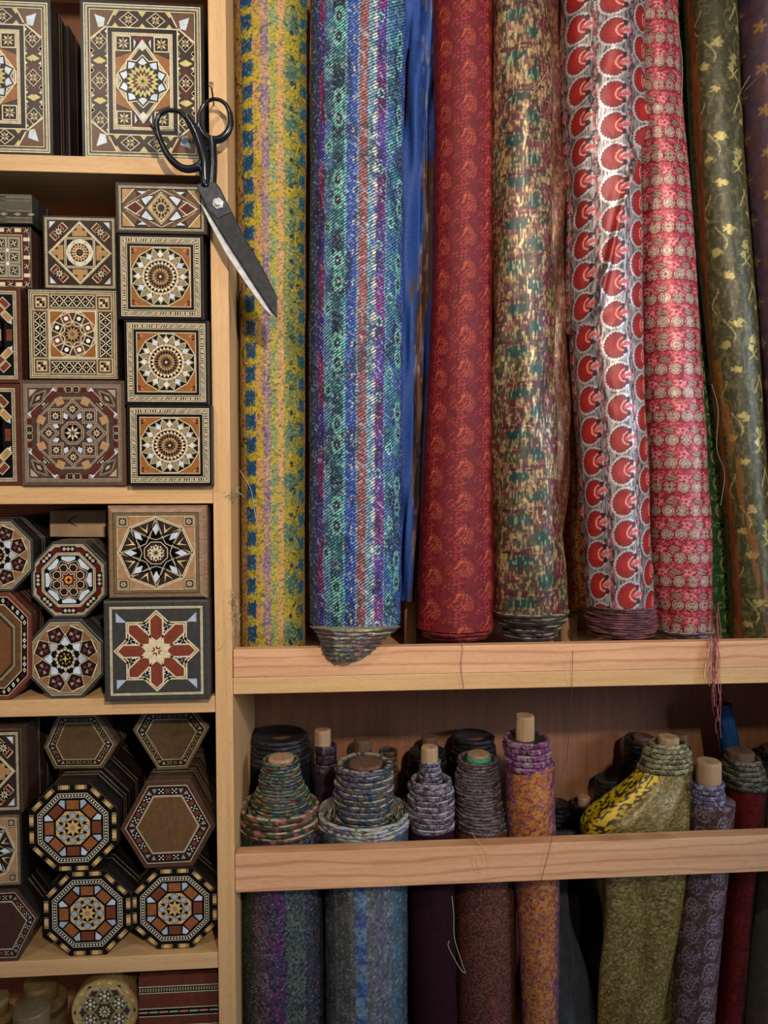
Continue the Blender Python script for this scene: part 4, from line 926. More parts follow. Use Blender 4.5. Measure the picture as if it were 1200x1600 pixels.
def p_red(s, v, r):
    c = base(s, (124, 20, 26)); c = mixc(c, C3_((78, 12, 18)), ss(vn(s/1.8, v/1.8, 2), .4, .8)*.6)
    ds, dv, i, j = lattice(s+6+(vn(s/30, v/30, 3)-.5)*4, v-s*.3, 39, 52, .5)
    for ox, oy, R_, col in ((-3, 0, 15, (196, 84, 66)), (9, 3, 10, (216, 110, 62))):
        x, y = ds-ox, dv-oy; rr = np.hypot(x, y*.78); th = np.arctan2(y, x)
        for k, rad in enumerate((.42, .72, 1.0)):
            n = 8+k*5; dotm = ss(.5+.5*np.cos(th*n+k*1.3), .35, .65)*ss(1.7-np.abs(rr-R_*rad), 0, 1.0)*(np.cos(th-.4+k*.3) > -.8)
            c = mixc(c, C3_(col), dotm*.62)
    c = mixc(c, C3_((226, 110, 60)), ss(1.6-np.abs(ds-4-(dv+6)*-.45), 0, 1)*(np.abs(dv) < 7)*.8)
    x, y = ds-1, dv+26-52*(dv > 0); c = mixc(c, C3_((206, 60, 62)), ss(1.1-np.abs(np.hypot(x, y)-4), 0, 1)*.9); c = mixc(c, C3_((206, 60, 62)), ss(1.2-np.abs(x*.8+y-6), 0, 1)*(np.abs(x-4) < 5)*.8); c = mixc(c, C3_((206, 60, 62)), ss(1.2-np.abs(x*-.8+y+6), 0, 1)*(np.abs(x+4) < 4)*.8)
    c = mixc(c, c*.55, (((s*1+v) % 3.4) < 1.1)*.5)
    return c, .1+.0*s
def p_gold(s, v, r):
    g = fb(s/5, v/9, 3); c = mixc(base(s, (160, 134, 84)), C3_((58, 50, 32)), ss(g, .44, .58))
    g2 = vn(s/3.6+9, v/7, 8); c = mixc(c, C3_((112, 44, 44)), ss(g2, .56, .70)*.8)
    sm = vn(s/20, v/80, 12)+ss(v, 250, 900)*.25; c = mixc(c, C3_((84, 34, 34)), ss(sm, .55, .85)*ss(vn(s/3, v/4, 7), .35, .6)*.85); c = mixc(c, C3_((50, 62, 36)), ss(vn(s/18+4, v/50, 22)+ss(v, 250, 900)*.15, .55, .8)*ss(vn(s/3, v/5, 27), .35, .6)*.85)
    per = 66.0; vv = v+s*.1; ph = vv % per
    br = ((np.abs(ph-3-2*np.sin(s/5)) < 2.6) & (s > -44) & (s < 30)) | ((np.abs(np.abs(s+4)-13+2*np.sin(v/6)) < 1.2) & (ph < 40)) | ((np.abs(ph-9-s*.15) < 1.2) & (s > -46) & (s < 10))
    c = mixc(c, C3_((72, 22, 26)), br*.95)
    c = mixc(c, C3_((176, 96, 62)), (((v+3) % 22 < 2) & (np.sin(s/9+v/40) > .2))*.55)
    for cx, off, rx, ry in ((-18, 18, 16, 8), (8, 50, 10, 10)):
        q, _ = blob(s, vv, cx, per, off, rx, ry); c = mixc(c, C3_((16, 58, 50)), ss(1.15-q+(vn(s/2.2, v/5, 31)-.5)*.7, 0, .25)*.92)
    q, _ = blob(s, v, 32, per, 34, 14, 16); c = mixc(c, C3_((96, 26, 40)), ss(1-q+(vn(s/2.4, v/4, 33)-.5)*1.2, 0, .3)*.85)
    hi = ss(vn(s/1.8, v/8, 41), .62, .80); c = mixc(c, C3_((226, 206, 150)), hi*.6); c = mixc(c, c*.45, ss(vn(s/1.6, v/3, 43), .68, .85)*.6)
    return c, .15+.55*hi
def p_silver(s, v, r):
    st = vn(s/1.1, v/9, 3); c = mixc(base(s, (168, 158, 152)), C3_((84, 72, 70)), ss(st, .3, .8)); met = .7-.2*st
    ds, dv, i, j = lattice(s+2, v+s*.22, 46, 49, .5)
    fl = vn(s/2.6, v/2.6, 19); edge = np.hypot(np.abs(ds)-23, dv*.55)
    vine = (np.abs(np.abs(ds)-22+2.5*np.sin(v/8)) < 1.6) & (fl > .3); c = mixc(c, C3_((44, 30, 34)), vine*.8)
    c = mixc(c, C3_((190, 74, 84)), ss(11-edge, 0, 4)*ss(fl, .55, .65)*.85)
    x, y = ds, dv; q = np.hypot(x/17.5, y/20.5); th = np.arctan2(y/20.5, x/17.5)
    notch = np.hypot((x-15)/6.5, y/5.5)
    disc = (q < 1+.04*np.cos(th*24)) & (notch > 1)
    halo = (q < 1.15) & ~disc & (notch > .6); c = mixc(c, C3_((206, 198, 188)), halo*.85)
    rim = disc & (q > .88)
    red = mixc(base(s, (164, 34, 28)), C3_((108, 20, 22)), ss(np.cos(th*26)*.5+.5, .3, .7)*(q > .5)*.75)
    c = np.where(disc[..., None], red, c); c = np.where(rim[..., None], C3_((106, 26, 32)), c)
    ring = np.abs(np.hypot((x-13)/11.5, y/11.0)-.95) < .10; c = np.where((ring & disc)[..., None], C3_((226, 156, 136)), c)
    stem = (np.abs(y+1.5*np.sin(x/2)) < 2.6) & (x < 24) & (x > 6); c = np.where(stem[..., None], C3_((206, 84, 84)), c)
    curl = np.hypot((x-14)/3.6, (np.abs(y)-11)/4.) < 1; c = np.where((curl & (q < 1.15))[..., None], C3_((60, 30, 34)), c)
    met = np.where(disc | stem, .12, met)
    return c, met
def p_pink(s, v, r):
    c = base(s, (168, 42, 54)); n = vn(s/1.8, v/1.8, 4); c = mixc(c, C3_((216, 136, 130)), ss(n, .46, .70)*.75); c = mixc(c, C3_((120, 20, 34)), ss(vn(s/2.6+4, v/2.6, 9), .6, .75)*.8)
    per = 37.0; ph = (v % per)
    c = mixc(c, C3_((206, 84, 92)), (np.abs(ph-12) < 1.1)*.7); c = mixc(c, C3_((120, 20, 36)), (np.abs(ph-30) < 1.1)*.7)
    ds = ((s+9+3*np.floor(v/per)) % 18)-9; dv = ph-21; q = np.hypot(ds/8.2, dv/9.0)
    c = np.where((q < 1.12)[..., None], C3_((120, 22, 36)), c); c = np.where((q < .92)[..., None], C3_((196, 180, 156)), c)
    c = np.where(((q < .8) & (q > .6))[..., None], C3_((140, 60, 56)), c); c = np.where(((q < .5) & (np.cos(np.arctan2(dv, ds)*8) > 0))[..., None], C3_((126, 70, 60)), c)
    ds2 = ((s+4) % 36)-18; dv2 = ((v-2) % per)-per*.12
    lf = np.hypot((ds2+dv2*.8)/9.5, (dv2-ds2*.35)/4.6); c = np.where((lf < 1)[..., None], C3_((150, 128, 100)), c); c = np.where(((lf < 1) & (np.abs(dv2-ds2*.35) < .8))[..., None], C3_((110, 40, 44)), c); c = np.where((np.abs(lf-1.05) < .12)[..., None], C3_((110, 20, 36)), c)
    ds3 = ((s+22) % 36)-18; f = np.hypot(ds3, dv2); th = np.arctan2(dv2, ds3); c = np.where(((f < 5.5+2.2*np.cos(th*5)))[..., None], C3_((222, 130, 132)), c); c = np.where((f < 2)[..., None], C3_((130, 24, 40)), c)
    return c, .28+.1*n
def p_disc(bg, bg2, gold, per=41.0, cx=0.0, rad=15):
    def f(s, v, r):
        c = mixc(base(s, bg), C3_(bg2), ss(vn(s/2, v/2, 5), .4, .7)); n = vn(s/2.0, v/2.0, 12)
        ds, dv, i, j = lattice(s-cx, v, 42, per, .5)
        q = np.hypot(ds/rad, dv/(rad*1.05)); c = mixc(c, C3_(gold), ((q < 1) & (q > .82))*.8+((q < .75) & (n > .42))*.8); q2 = np.hypot((ds-5)/5., dv/5.); c = mixc(c, C3_(bg2), (q2 < 1)*.9)
        g = (np.abs(dv) > rad*1.05) & (n > .6); c = mixc(c, C3_(gold), g*.6)
        return c, .3+.3*(q < 1)
    return f
def p_olive(s, v, r):
    c = mixc(base(s, (80, 74, 36)), C3_((50, 48, 22)), fb(s/3, v/6, 3)); c = mixc(c, C3_((120, 110, 62)), ss(vn(s/4, v/7, 8), .60, .72)*.55); c = mixc(c, C3_((130, 118, 70)), (np.abs(vn(s/10, v/14, 18)-.5) < .025)*.6)
    G_ = C3_((196, 178, 104)); per = 146.0; met = .25+0*s
    for cx, off, rx, ry in ((14, 92, 7, 9), (10, 105, 4, 8), (-8, 66, 9, 7), (-14, 138, 8, 6), (26, 40, 6, 5), (-26, 100, 7, 6)):
        q, _ = blob(s, v, cx, per, off, rx, ry); m_ = ss(1-q+(vn(s/3, v/3, 51)-.5)*1.1, 0, .25)*.8; c = mixc(c, G_, m_); met = met+m_*.3
    ph = v % per
    def curve(f, lo, hi, w_=1.3): 
        nonlocal c
        m_ = (np.abs(s-f(ph)) < w_) & (ph > lo) & (ph < hi); c = mixc(c, G_, m_*.8)
    curve(lambda p: 16-14*ss(p, 112, 100)*0+(p-118)*.9, 104, 124); curve(lambda p: 10-(p-118)*.9, 104, 124); curve(lambda p: 12+0*p, 100, 122, 1.0)
    curve(lambda p: 24+7*np.sin((p-10)/14), 0, 44); curve(lambda p: 16+6*np.sin((p+20)/12), 0, 30); curve(lambda p: -20+8*np.sin(p/11), 60, 96, .9); curve(lambda p: -34+5*np.sin(p/8), 10, 50, .8)
    e = -52+6*np.sin(v/120); c = mixc(c, mixc(base(s, (150, 80, 34)), C3_((96, 50, 30)), vn(s/3, v/20, 4)), ((s < e+12) & (s > e-1))*.9)
    tail = (np.abs(s-(-44+(v-560)*.11)) < 7) & (v > 560); c = mixc(c, C3_((170, 96, 34)), tail*.55*ss(vn(s/4, v/22, 9), .25, .5))
    return c, np.clip(met, 0, 1)
def p_purplegold(s, v, r):
    c = mixc(base(s, (128, 96, 104)), C3_((84, 66, 84)), fb(s/8, v/10, 3)); c = mixc(c, C3_((140, 84, 62)), ss(vn(s/14, v/40, 6), .55, .7)*.4)
    ds, dv, i, j = lattice(s+6, v, 34, 66, .5); th = np.arctan2(dv, ds); q = np.hypot(ds, dv)
    c = mixc(c, C3_((206, 160, 90)), ss(8+3*np.cos(th*5)-q+(vn(s/2, v/2, 4)-.5)*7, 0, 2)*.85)
    return c, .2+0*s
def p_multi(s, v, r):
    c = stripes(s+100, v, [(0, (20, 30, 30), (40, 60, 40), 60, .7), (52, (36, 34, 50), (70, 66, 40), 50, .7), (62, (90, 70, 84), (60, 48, 60), 80, .4), (84, (40, 50, 70), (90, 40, 80), 90, .6), (98, (80, 30, 70), (50, 50, 80), 60, .6), (110, (44, 60, 60), (70, 84, 70), 50, .7), (140, (36, 50, 60), (60, 44, 60), 60, .7), (156, (60, 44, 44), (30, 40, 50), 60, .6)], seed=5)
    n = vn(s/2, v/2, 7); c = np.clip(c*1.45, 0, 1); c = mixc(c, C3_((170, 166, 146)), ss(n, .68, .83)*.7); c = mixc(c, C3_((14, 16, 18)), ss(vn(s/2+7, v/2, 17), .58, .75)*.7)
    return twill(c, s, v, 4.6, .45, (14, 14, 24)), .1+0*s
def p_greyblue(s, v, r):
    c = stripes(s+100, v, [(0, (60, 66, 66), (84, 90, 90), 80, .6), (44, (110, 120, 124), (80, 84, 84), 60, .6), (50, (70, 72, 70), (100, 100, 92), 50, .6), (72, (130, 120, 108), (84, 84, 82), 50, .5), (80, (60, 84, 150), (110, 140, 160), 56, .3), (98, (110, 110, 112), (90, 86, 92), 0, .5), (112, (104, 92, 130), (90, 96, 100), 80, .5), (122, (112, 118, 128), (84, 92, 104), 60, .5), (140, (60, 104, 130), (80, 100, 100), 70, .5), (160, (50, 70, 90), (80, 80, 84), 60, .5)], seed=8)
    n = fb(s/3, v/5, 9); c = mixc(c, C3_((60, 64, 66)), ss(n, .5, .7)*.6); c = mixc(c, C3_((170, 186, 196)), ss(vn(s/2, v/3, 37), .74, .88)*.6)
    return c, .15+0*s
def p_plain(c0, c1, sc_=4, met=.05):
    def f(s, v, r): return mixc(base(s, c0), C3_(c1), fb(s/sc_, v/sc_/2, 3)), met+0*s
    return f
def p_brownpaisley(s, v, r):
    c = mixc(base(s, (96, 50, 34)), C3_((50, 26, 22)), vn(s/1.6, v/1.6, 4)); ds, dv, i, j = lattice(s+(vn(s/12, v/12, 4)-.5)*8, v, 24, 34, .5)
    th = np.arctan2(dv, ds); q = np.hypot(ds/10, dv/14)+.10*np.sin(th*3+i); L_ = C3_((158, 104, 82)); n = vn(s/1.5, v/1.5, 9)
    c = mixc(c, L_, ((np.abs(q-.95) < .07) | ((np.abs(q-.6) < .08) & (np.cos(th*9) > -.2)) | (np.abs(q-.3) < .07) | ((q > 1.1) & (n > .62)))*.6*ss(n, .15, .4)); c = mixc(c, C3_((160, 50, 40)), (q < .16)*.6)
    return c, .1+0*s
def p_orangepurple(s, v, r):
    w_ = ss(np.abs(s+8)+(vn(s/3, v/3, 8)-.5)*14, 22, 34); c = mixc(base(s, (176, 104, 48)), C3_((104, 52, 88)), w_)
    n = np.abs(vn(s/3.2, v/3.4, 5)-.5); c = mixc(c, C3_((206, 150, 70)), ss(vn(s/6, v/6, 6), .5, .6)*.5); c = mixc(c, C3_((110, 44, 40)), ss(.10-n, 0, .05)*.85); c = mixc(c, C3_((84, 70, 130)), ss(vn(s/3.4+3, v/3.4, 25), .7, .8)*.6); c = mixc(c, C3_((220, 150, 150)), ss(vn(s/2, v/2, 35), .74, .86)*.5)
    return c, .15+0*s
def p_olivegold(s, v, r):
    c = mixc(base(s, (146, 120, 54)), C3_((104, 86, 42)), fb(s/3, v/3.5, 3)); c = mixc(c, C3_((184, 170, 110)), ss(vn(s/1.9, v/2, 14), .52, .75)*.7); c = mixc(c, C3_((66, 58, 26)), ss(vn(s/2+5, v/2, 24), .6, .8)*.7)
    rm = float(np.mean(r))*.775; lx = (1+np.sin(np.clip(s/rm, -1.57, 1.57)))*r; tp = ss(34-lx+(vn(s/5, v/5, 45)-.5)*14, 0, 8)*ss(1325-v, 0, 20); c = mixc(c, mixc(base(s, (206, 172, 26)), C3_((50, 42, 18)), ss(vn(s/3., v/3.5, 44), .54, .62)), tp*.95)
    return c, .3+0*s
def p_lilac(s, v, r):
    c = mixc(base(s, (98, 68, 60)), C3_((76, 52, 50)), vn(s/2, v/2, 4)); ds, dv, i, j = lattice(s-6, v, 32, 38, .5)
    L_ = C3_((168, 158, 176)); x = ds-dv*.4+4*np.sin(dv/7); q = np.hypot(x/10.5, dv/14)+.18*x/12; th = np.arctan2(dv, x); c = mixc(c, L_, ((np.abs(q-1) < .09) & (np.cos(th*16) > -.7))*.8+(q < .74)*(np.cos(th*7+q*5) > -.1)*(q > .3)*.75+(q < .2)*.8); c = mixc(c, L_, (vn(s/1.8, v/1.8, 61) > .72)*.5)
    c = mixc(c, L_, (np.abs(np.hypot(ds-15, dv+8)-3.2) < .9)*.8)
    return c, .35*np.ones_like(s)
def p_darkred(s, v, r):
    c = mixc(base(s, (116, 24, 22)), C3_((60, 26, 20)), ss(s+(vn(s/4, v/20, 3)-.5)*20, -2, 22)); c = mixc(c, c*.5, vn(s/3, v/3, 3)*.8); return c, .05+0*s
def fry(y, Y, rpx):
    k = (DIST+Y-rpx*(DIST+Y)/FPX)/(DIST+Y); return 755+(y-755)*k
def bolt(name, label, cat, edges, Yc, pat, mat=CLOTH, step=1.35, flat=1.0, disp=None, group=None, twist=None, seam=None, voff=0.0, cap=True, root=None, part='fabric', rest=None):
    ed = np.array(edges, float); y0, y1 = ed[0, 0], ed[-1, 0]
    n = max(6, int((y1-y0)/step)); ys = np.linspace(y0, y1, n)
    xl = np.interp(ys, ed[:, 0], ed[:, 1]); xr = np.interp(ys, ed[:, 0], ed[:, 2])
    if len(ed) > 3:
        k = max(3, int(40/step)); ker = np.hanning(k*2+1); ker /= ker.sum()
        sm = lambda a: np.convolve(np.pad(a, k, mode='reflect', reflect_type='odd'), ker, 'valid'); xl, xr = sm(xl), sm(xr)
    Ys = np.full(n, Yc) if np.isscalar(Yc) else np.interp(ys, [p[0] for p in Yc], [p[1] for p in Yc])
    ya = np.array([fry(y, Y, (b-a)/2*flat) for a, b, y, Y in zip(xl, xr, ys, Ys)])
    ctr = np.array([W((a+b)/2, y, Y) for a, b, y, Y in zip(xl, xr, ya, Ys)])
    if rest is not None:
        q = max(1, int(n*.04)); ctr[-q:, 2] = np.linspace(ctr[-q-1, 2] if n > q+1 else ctr[0, 2], rest+.0003, q+1)[1:]
    rad = np.array([(W(b, y, Y)[0]-W(a, y, Y)[0])/2 for a, b, y, Y in zip(xl, xr, ys, Ys)])
    rpx = float(np.mean(xr-xl)/2)
    nf = int(PI*1.12*rpx/step); nb = 14
    th = np.concatenate([np.linspace(-1.76, 1.76, nf), np.linspace(1.76, 2*PI-1.76, nb+2)[1:-1]])
    TH, YY = np.meshgrid(th, ys); m_ = th.size
    RP = ((xr-xl)/2)[:, None]
    Sx = TH*rpx*(.5+.5*flat) ; Sx = np.where(TH > PI, (TH-2*PI)*rpx, Sx)
    d = disp(TH, YY, RP) if disp is not None else 0.0
    d = d+(fb(TH*1.6+label.__len__(), YY/90., 3)-.5)*.06+(fb(TH*5, YY/26., 9)-.5)*.018
    R_ = rad[:, None]*(1+d)
    VX = ctr[:, 0][:, None]+R_*np.sin(TH); VY = Ys[:, None]-R_*flat*np.cos(TH); VZ = np.broadcast_to(ctr[:, 2][:, None], TH.shape).copy()
    V = np.stack([VX, VY, VZ], -1).reshape(-1, 3)
    tw = twist(YY) if twist else 0.0
    rgb, met = pat(Sx+tw, YY+voff, RP)
    col = np.concatenate([lin_a(rgb), np.broadcast_to(met, TH.shape)[..., None]], -1).reshape(-1, 4)
    i = np.arange(n-1)[:, None]*m_; j = np.arange(m_)[None, :]; j2 = (j+1) % m_
    F = np.stack([i+j, i+j2, i+m_+j2, i+m_+j], -1).reshape(-1, 4)[:, ::-1]
    if root is None:
        root = empty(name, (ctr[-1, 0], Ys[-1], ctr[-1, 2])); tag(root, label, cat, group)
    me = bpy.data.meshes.new(part)
    nv0 = len(V); V2 = np.vstack([V, [[ctr[0, 0], Ys[0], ctr[0, 2]]], [[ctr[-1, 0], Ys[-1], ctr[-1, 2]]]])
    dk = np.array([[.05, .04, .04, 0.]]*2); col = np.vstack([col, dk])
    tri = []
    for a in range(m_):
        b = (a+1) % m_; tri.append((a, b, nv0)); tri.append(((n-1)*m_+b, (n-1)*m_+a, nv0+1))
    tri = np.array(tri)
    me.vertices.add(len(V2)); me.vertices.foreach_set('co', V2.astype(np.float32).ravel())
    nl = F.size+tri.size; me.loops.add(nl); me.loops.foreach_set('vertex_index', np.concatenate([F.ravel(), tri.ravel()]).astype(np.int32))
    me.polygons.add(len(F)+len(tri)); me.polygons.foreach_set('loop_start', np.concatenate([np.arange(len(F))*4, len(F)*4+np.arange(len(tri))*3]).astype(np.int32))
    me.update(calc_edges=True); me.validate()
    at = me.color_attributes.new('Col', 'FLOAT_COLOR', 'POINT'); at.data.foreach_set('color', col.astype(np.float32).ravel())
    me.shade_smooth()
    link_mesh(part, me, mat, root)
    return root
def lin_a(c): c = np.clip(c, 0, 1); return np.where(c <= .04045, c/12.92, ((c+.055)/1.055)**2.4)
def pole(root, cx, y0, y1, hw, Y, mat=POLE, lean=0, name='pole', zbot=None, endc=None):
    a = W(cx, y0, Y); b = W(cx-lean, y1, Y); r = (W(cx+hw, y0, Y)-W(cx-hw, y0, Y))[0]/2
    a, b = np.array(a), np.array(b)
    if zbot is not None: t = (a[2]-zbot)/(a[2]-b[2]); b = a+(b-a)*t
    m = MB(); rows = []; n = 28
    for p, q in ((b, 1), (a-(a-b)*(.003/np.linalg.norm(a-b)), 1), (a-(a-b)*(.0012/np.linalg.norm(a-b)), .97), (a, .86)):
        rows.append([(p[0]+r*q*math.cos(2*PI*k/n)*(1+.03*math.sin(k*1.3)), p[1]+r*q*math.sin(2*PI*k/n), p[2]) for k in range(n)])
    m.rings(rows, (170, 140, 105)); o = m.build(name, mat, root, smooth=False); return o
def tele(root, prof, Yc, pat, pitch=7.0, rim=(200, 190, 160), name='rolled_edge', mat=EDGE, lip=.9, drop=.003, wob=.03, tilt=.8, up=True, flat=1.0, seed=1, rimw=.9):
    """stepped coil of cloth edges seen end-on / telescoped; prof: (y, xl, xr) top to bottom"""
    pr = np.array(prof, float); y0, y1 = pr[0, 0], pr[-1, 0]; n = max(2, int(round((y1-y0)/pitch))); nt = 96
    th = np.linspace(0, 2*PI, nt, endpoint=False); rows = []; cols = []; alph = []
    rs = np.random.RandomState(seed)
    for k in range(n):
        ya, yb = y0+(y1-y0)*k/n, y0+(y1-y0)*(k+1)/n
        jit = 1+rs.uniform(-.025, .025); ph, am = rs.uniform(0, 6.28), rs.uniform(.3, 1)*tilt
        pa = rs.uniform(0, 50); wv = (1+wob*np.sin(th*3+ph)+wob*.6*np.sin(th*7+ph*2)) 
        for t, q, rimrow in ((0.0, -.05, 1), (0.03, 0.0, 1), (.14, .012, 0), (.3, .012, 0), (.5, .012, 0), (.7, .005, 0), (.93, -.012, 0), (1.0, -.035, 0)):
            y = ya+(yb-ya)*t; xl, xr = np.interp(ya+(yb-ya)*min(t+.4, 1), pr[:, 0], pr[:, 1]), np.interp(ya+(yb-ya)*min(t+.4, 1), pr[:, 0], pr[:, 2])
            y = fry(y, Yc, (xr-xl)/2*flat); c = W((xl+xr)/2, y, Yc); r = (W(xr, y, Yc)[0]-W(xl, y, Yc)[0])/2*jit
            pxm = .00078
            zz = c[2]+pxm*am*1.6*np.sin(th+ph)
            rr = r*(1+q)*wv
            rows.append(np.stack([c[0]+rr*np.sin(th), Yc-rr*flat*np.cos(th), zz], -1))
            s_ = th*(xr-xl)/2
            rgb, met = pat(s_+pa, np.full(nt, y+k*3.0), k)
            if rimrow: f = ss(vn(th*9+pa, th*0+k, 5), .2, .5)*rimw; rgb = mixc(rgb, C3_(rim), f); met = met+.3*f
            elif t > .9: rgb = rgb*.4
            cols.append(np.concatenate([lin_a(rgb), (met+0*th)[:, None]], -1))
    V = np.vstack(rows); C_ = np.vstack(cols); nr = len(rows)
    F = [(i*nt+j, i*nt+(j+1) % nt, (i+1)*nt+(j+1) % nt, (i+1)*nt+j) for i in range(nr-1) for j in range(nt)]
    # shallow hollow mouth; the shade inside it is painted on as near-black
    top = rows[0]; c0 = top.mean(0); base_i = len(V)
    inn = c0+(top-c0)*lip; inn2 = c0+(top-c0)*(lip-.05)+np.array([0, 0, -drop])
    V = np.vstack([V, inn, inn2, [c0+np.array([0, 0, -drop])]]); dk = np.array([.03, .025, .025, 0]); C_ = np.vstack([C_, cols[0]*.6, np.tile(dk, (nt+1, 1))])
    for j in range(nt):
        j2 = (j+1) % nt; F += [(j, j2, base_i+j2, base_i+j)[::-1], (base_i+j, base_i+j2, base_i+nt+j2, base_i+nt+j)[::-1], (base_i+nt+j, base_i+nt+j2, base_i+2*nt)[::-1]]
    bl = (nr-1)*nt; F.append([bl+j for j in range(nt)])
    me = bpy.data.meshes.new(name); me.from_pydata(V.tolist(), [], F)
    at = me.color_attributes.new('Col', 'FLOAT_COLOR', 'POINT'); at.data.foreach_set('color', C_.astype(np.float32).ravel()); me.shade_smooth()
    return link_mesh(name, me, mat, root)
def thread(pts, col=(190, 160, 120), r=.00035, root=None, name='loose_thread', label=None, n=8):
    m = MB(); m.tube(bez([W(*p) for p in pts], n), r, col, 5); o = m.build(name, THREAD, root, smooth=True)
    if root is None: tag(o, label, 'thread')
    return o
# ------------------------------------------------------------------ upper bolts
def gauss(x, c, w_): return np.exp(-((x-c)/w_)**2)
R1 = bolt('fabric_bolt', 'yellow and blue striped brocade bolt standing against the divider, behind the scissors tip', 'fabric bolt',
          [(-45, 364, 486), (250, 370, 482), (500, 374, 480), (750, 376, 480), (1035, 378, 478)], .085, p_yellow, rest=SHT, flat=.85)
R2 = bolt('fabric_bolt', 'wide blue and teal striped bolt whose end sags over the shelf lip', 'fabric bolt',
          [(-45, 486, 634), (200, 485, 631), (500, 483, 629), (800, 483, 627), (985, 484, 625)], .056, p_blue, flat=.9, disp=lambda T, Y, R: .006*np.sin(T*9+Y/60))
p_edge = lambda a, b, per=9: (lambda s, v, k: (mixc(mixc(base(s, a), C3_(b), ss(vn(s/per, v*0+np.asarray(k)*3.7, 3), .4, .6)), C3_((30, 26, 26)), ss(vn(s/2, v/2, 8), .55, .8)*.5), .2+0*s))
tele(R2, [(986, 488, 620), (1000, 500, 608)], .058, p_edge((150, 150, 110), (100, 110, 140)), pitch=4, name='rolled_end')
pole(R2, 556, 998, 1040, 20, .06, name='core_pole', zbot=SHT+.0003, mat=POLE_D)
# sagging outer layers hanging in front of the lip
m = MB(); rows = []; NS = 25
for k in range(NS):
    t = k/(NS-1); y = 983+t*51; st = (k % 3)
    xa = np.interp(t, [0, .2, .5, .75, .9, 1], [484, 494, 500, 504, 509, 518])+[0, 1.2, 2.2][st]; xb = np.interp(t, [0, .15, .4, .6, .8, .93, 1], [626, 617, 602, 590, 577, 567, 554])-[0, 1.5, 3][st]; dep = -.010-.012*math.sin(PI*min(1, t*.8+.2))
    fr = []; n = 40
    for j_ in range(n+1):
        u = j_/n; arc = min(1, math.sin(PI*u)*1.5)
        fr.append(W(xa+(xb-xa)*u, y-(1-arc)*4*(1-t)+.5*math.sin(u*31+k*.8)+.5*math.sin(u*13+k*.5), -.004+dep*arc+[-.0006, .0, .0009][st]+.0006*math.sin(u*23+k)))
    rows.append(fr+[np.array([p[0], min(-.0006, p[1]+.004+.010*(1-t)), p[2]]) for p in fr[::-1]])
PC = ((150, 146, 104), (104, 92, 84), (96, 110, 116), (140, 96, 88), (116, 120, 84), (88, 80, 96))
nn = len(rows[0]); rs_ = random.Random(9)
for k in range(NS-1):
    run = rs_.randrange(6); 
    for j_ in range(nn):
        if rs_.random() < .3: run = rs_.randrange(6)
        c_ = PC[run]
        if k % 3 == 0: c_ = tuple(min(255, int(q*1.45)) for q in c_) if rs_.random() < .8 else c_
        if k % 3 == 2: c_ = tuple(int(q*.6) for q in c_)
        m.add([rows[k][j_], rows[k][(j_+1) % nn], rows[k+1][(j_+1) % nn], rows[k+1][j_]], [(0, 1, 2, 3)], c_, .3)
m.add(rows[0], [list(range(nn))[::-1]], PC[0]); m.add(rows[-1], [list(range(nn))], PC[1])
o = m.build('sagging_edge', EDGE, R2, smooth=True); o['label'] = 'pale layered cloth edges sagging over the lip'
fold3 = lambda T, Y, R: .30*np.sin(T*3.2+Y/95+1.5*np.sin(Y/150))*ss(Y, 1100, 700)+.14*np.sin(T*6-Y/60)+.05*np.sin(T*11+Y/40)
R3 = bolt('fabric_bolt', 'narrow crumpled blue and bronze satin hanging between the blue striped and dark red bolts', 'fabric bolt',
          [(-45, 624, 694), (150, 624, 690), (330, 628, 690), (560, 622, 686), (750, 620, 680), (940, 622, 664)], .135, p_bluebrown, CLOTH, disp=fold3, step=1.6)
pole(R3, 641, 935, 1000, 9.5, .15, name='core_pole', zbot=SHT+.0003, mat=POLE)
R4 = bolt('fabric_bolt', 'dark red bolt with small orange flower sprays leaning slightly left', 'fabric bolt',
          [(-45, 677, 769), (200, 679, 770), (450, 675, 769), (700, 663, 769), (850, 657, 771), (990, 652, 773)], .088, p_red, flat=.85)
tele(R4, [(992, 655, 770), (1004, 662, 764)], .09, p_edge((140, 40, 40), (100, 30, 34)), pitch=5, rim=(190, 70, 60), name='rolled_end')
pole(R4, 712, 1000, 1040, 14, .09, name='core_pole', zbot=SHT+.0003, mat=POLE_D)
R5 = bolt('fabric_bolt', 'gold and green abstract patterned bolt with teal blotches and a dark frayed base', 'fabric bolt',
          [(-45, 769, 857), (200, 769, 861), (500, 769, 866), (650, 769, 868), (800, 770, 874), (900, 771, 882), (968, 771, 885)], .078, p_gold, SATIN, flat=.85, disp=lambda T, Y, R: .05*gauss(Y, 560, 90)*np.sin(T*4+Y/45)+.035*np.sin(T*5+Y/70))
bolt('', '', '', [(-45, 800, 879), (300, 808, 886), (500, 810, 888), (650, 812, 891), (750, 806, 887), (820, 800, 880), (868, 800, 874)], .108, lambda s, v, r: (lambda a: (mixc(a[0], C3_((110, 50, 46)), .45+0*s), a[1]))(p_gold(s+40, v+20, r)), SATIN, root=R5, part='loose_flap', disp=lambda T, Y, R: .05*np.sin(T*6+Y/30))
tele(R5, [(962, 768, 886), (974, 770, 884), (986, 784, 874), (1003, 790, 866)], .08, p_edge((84, 80, 64), (64, 50, 50)), pitch=5.5, rim=(190, 184, 150), name='rolled_end', wob=.05)
pole(R5, 828, 996, 1040, 14, .08, name='core_pole', zbot=SHT+.0003, mat=POLE_D)
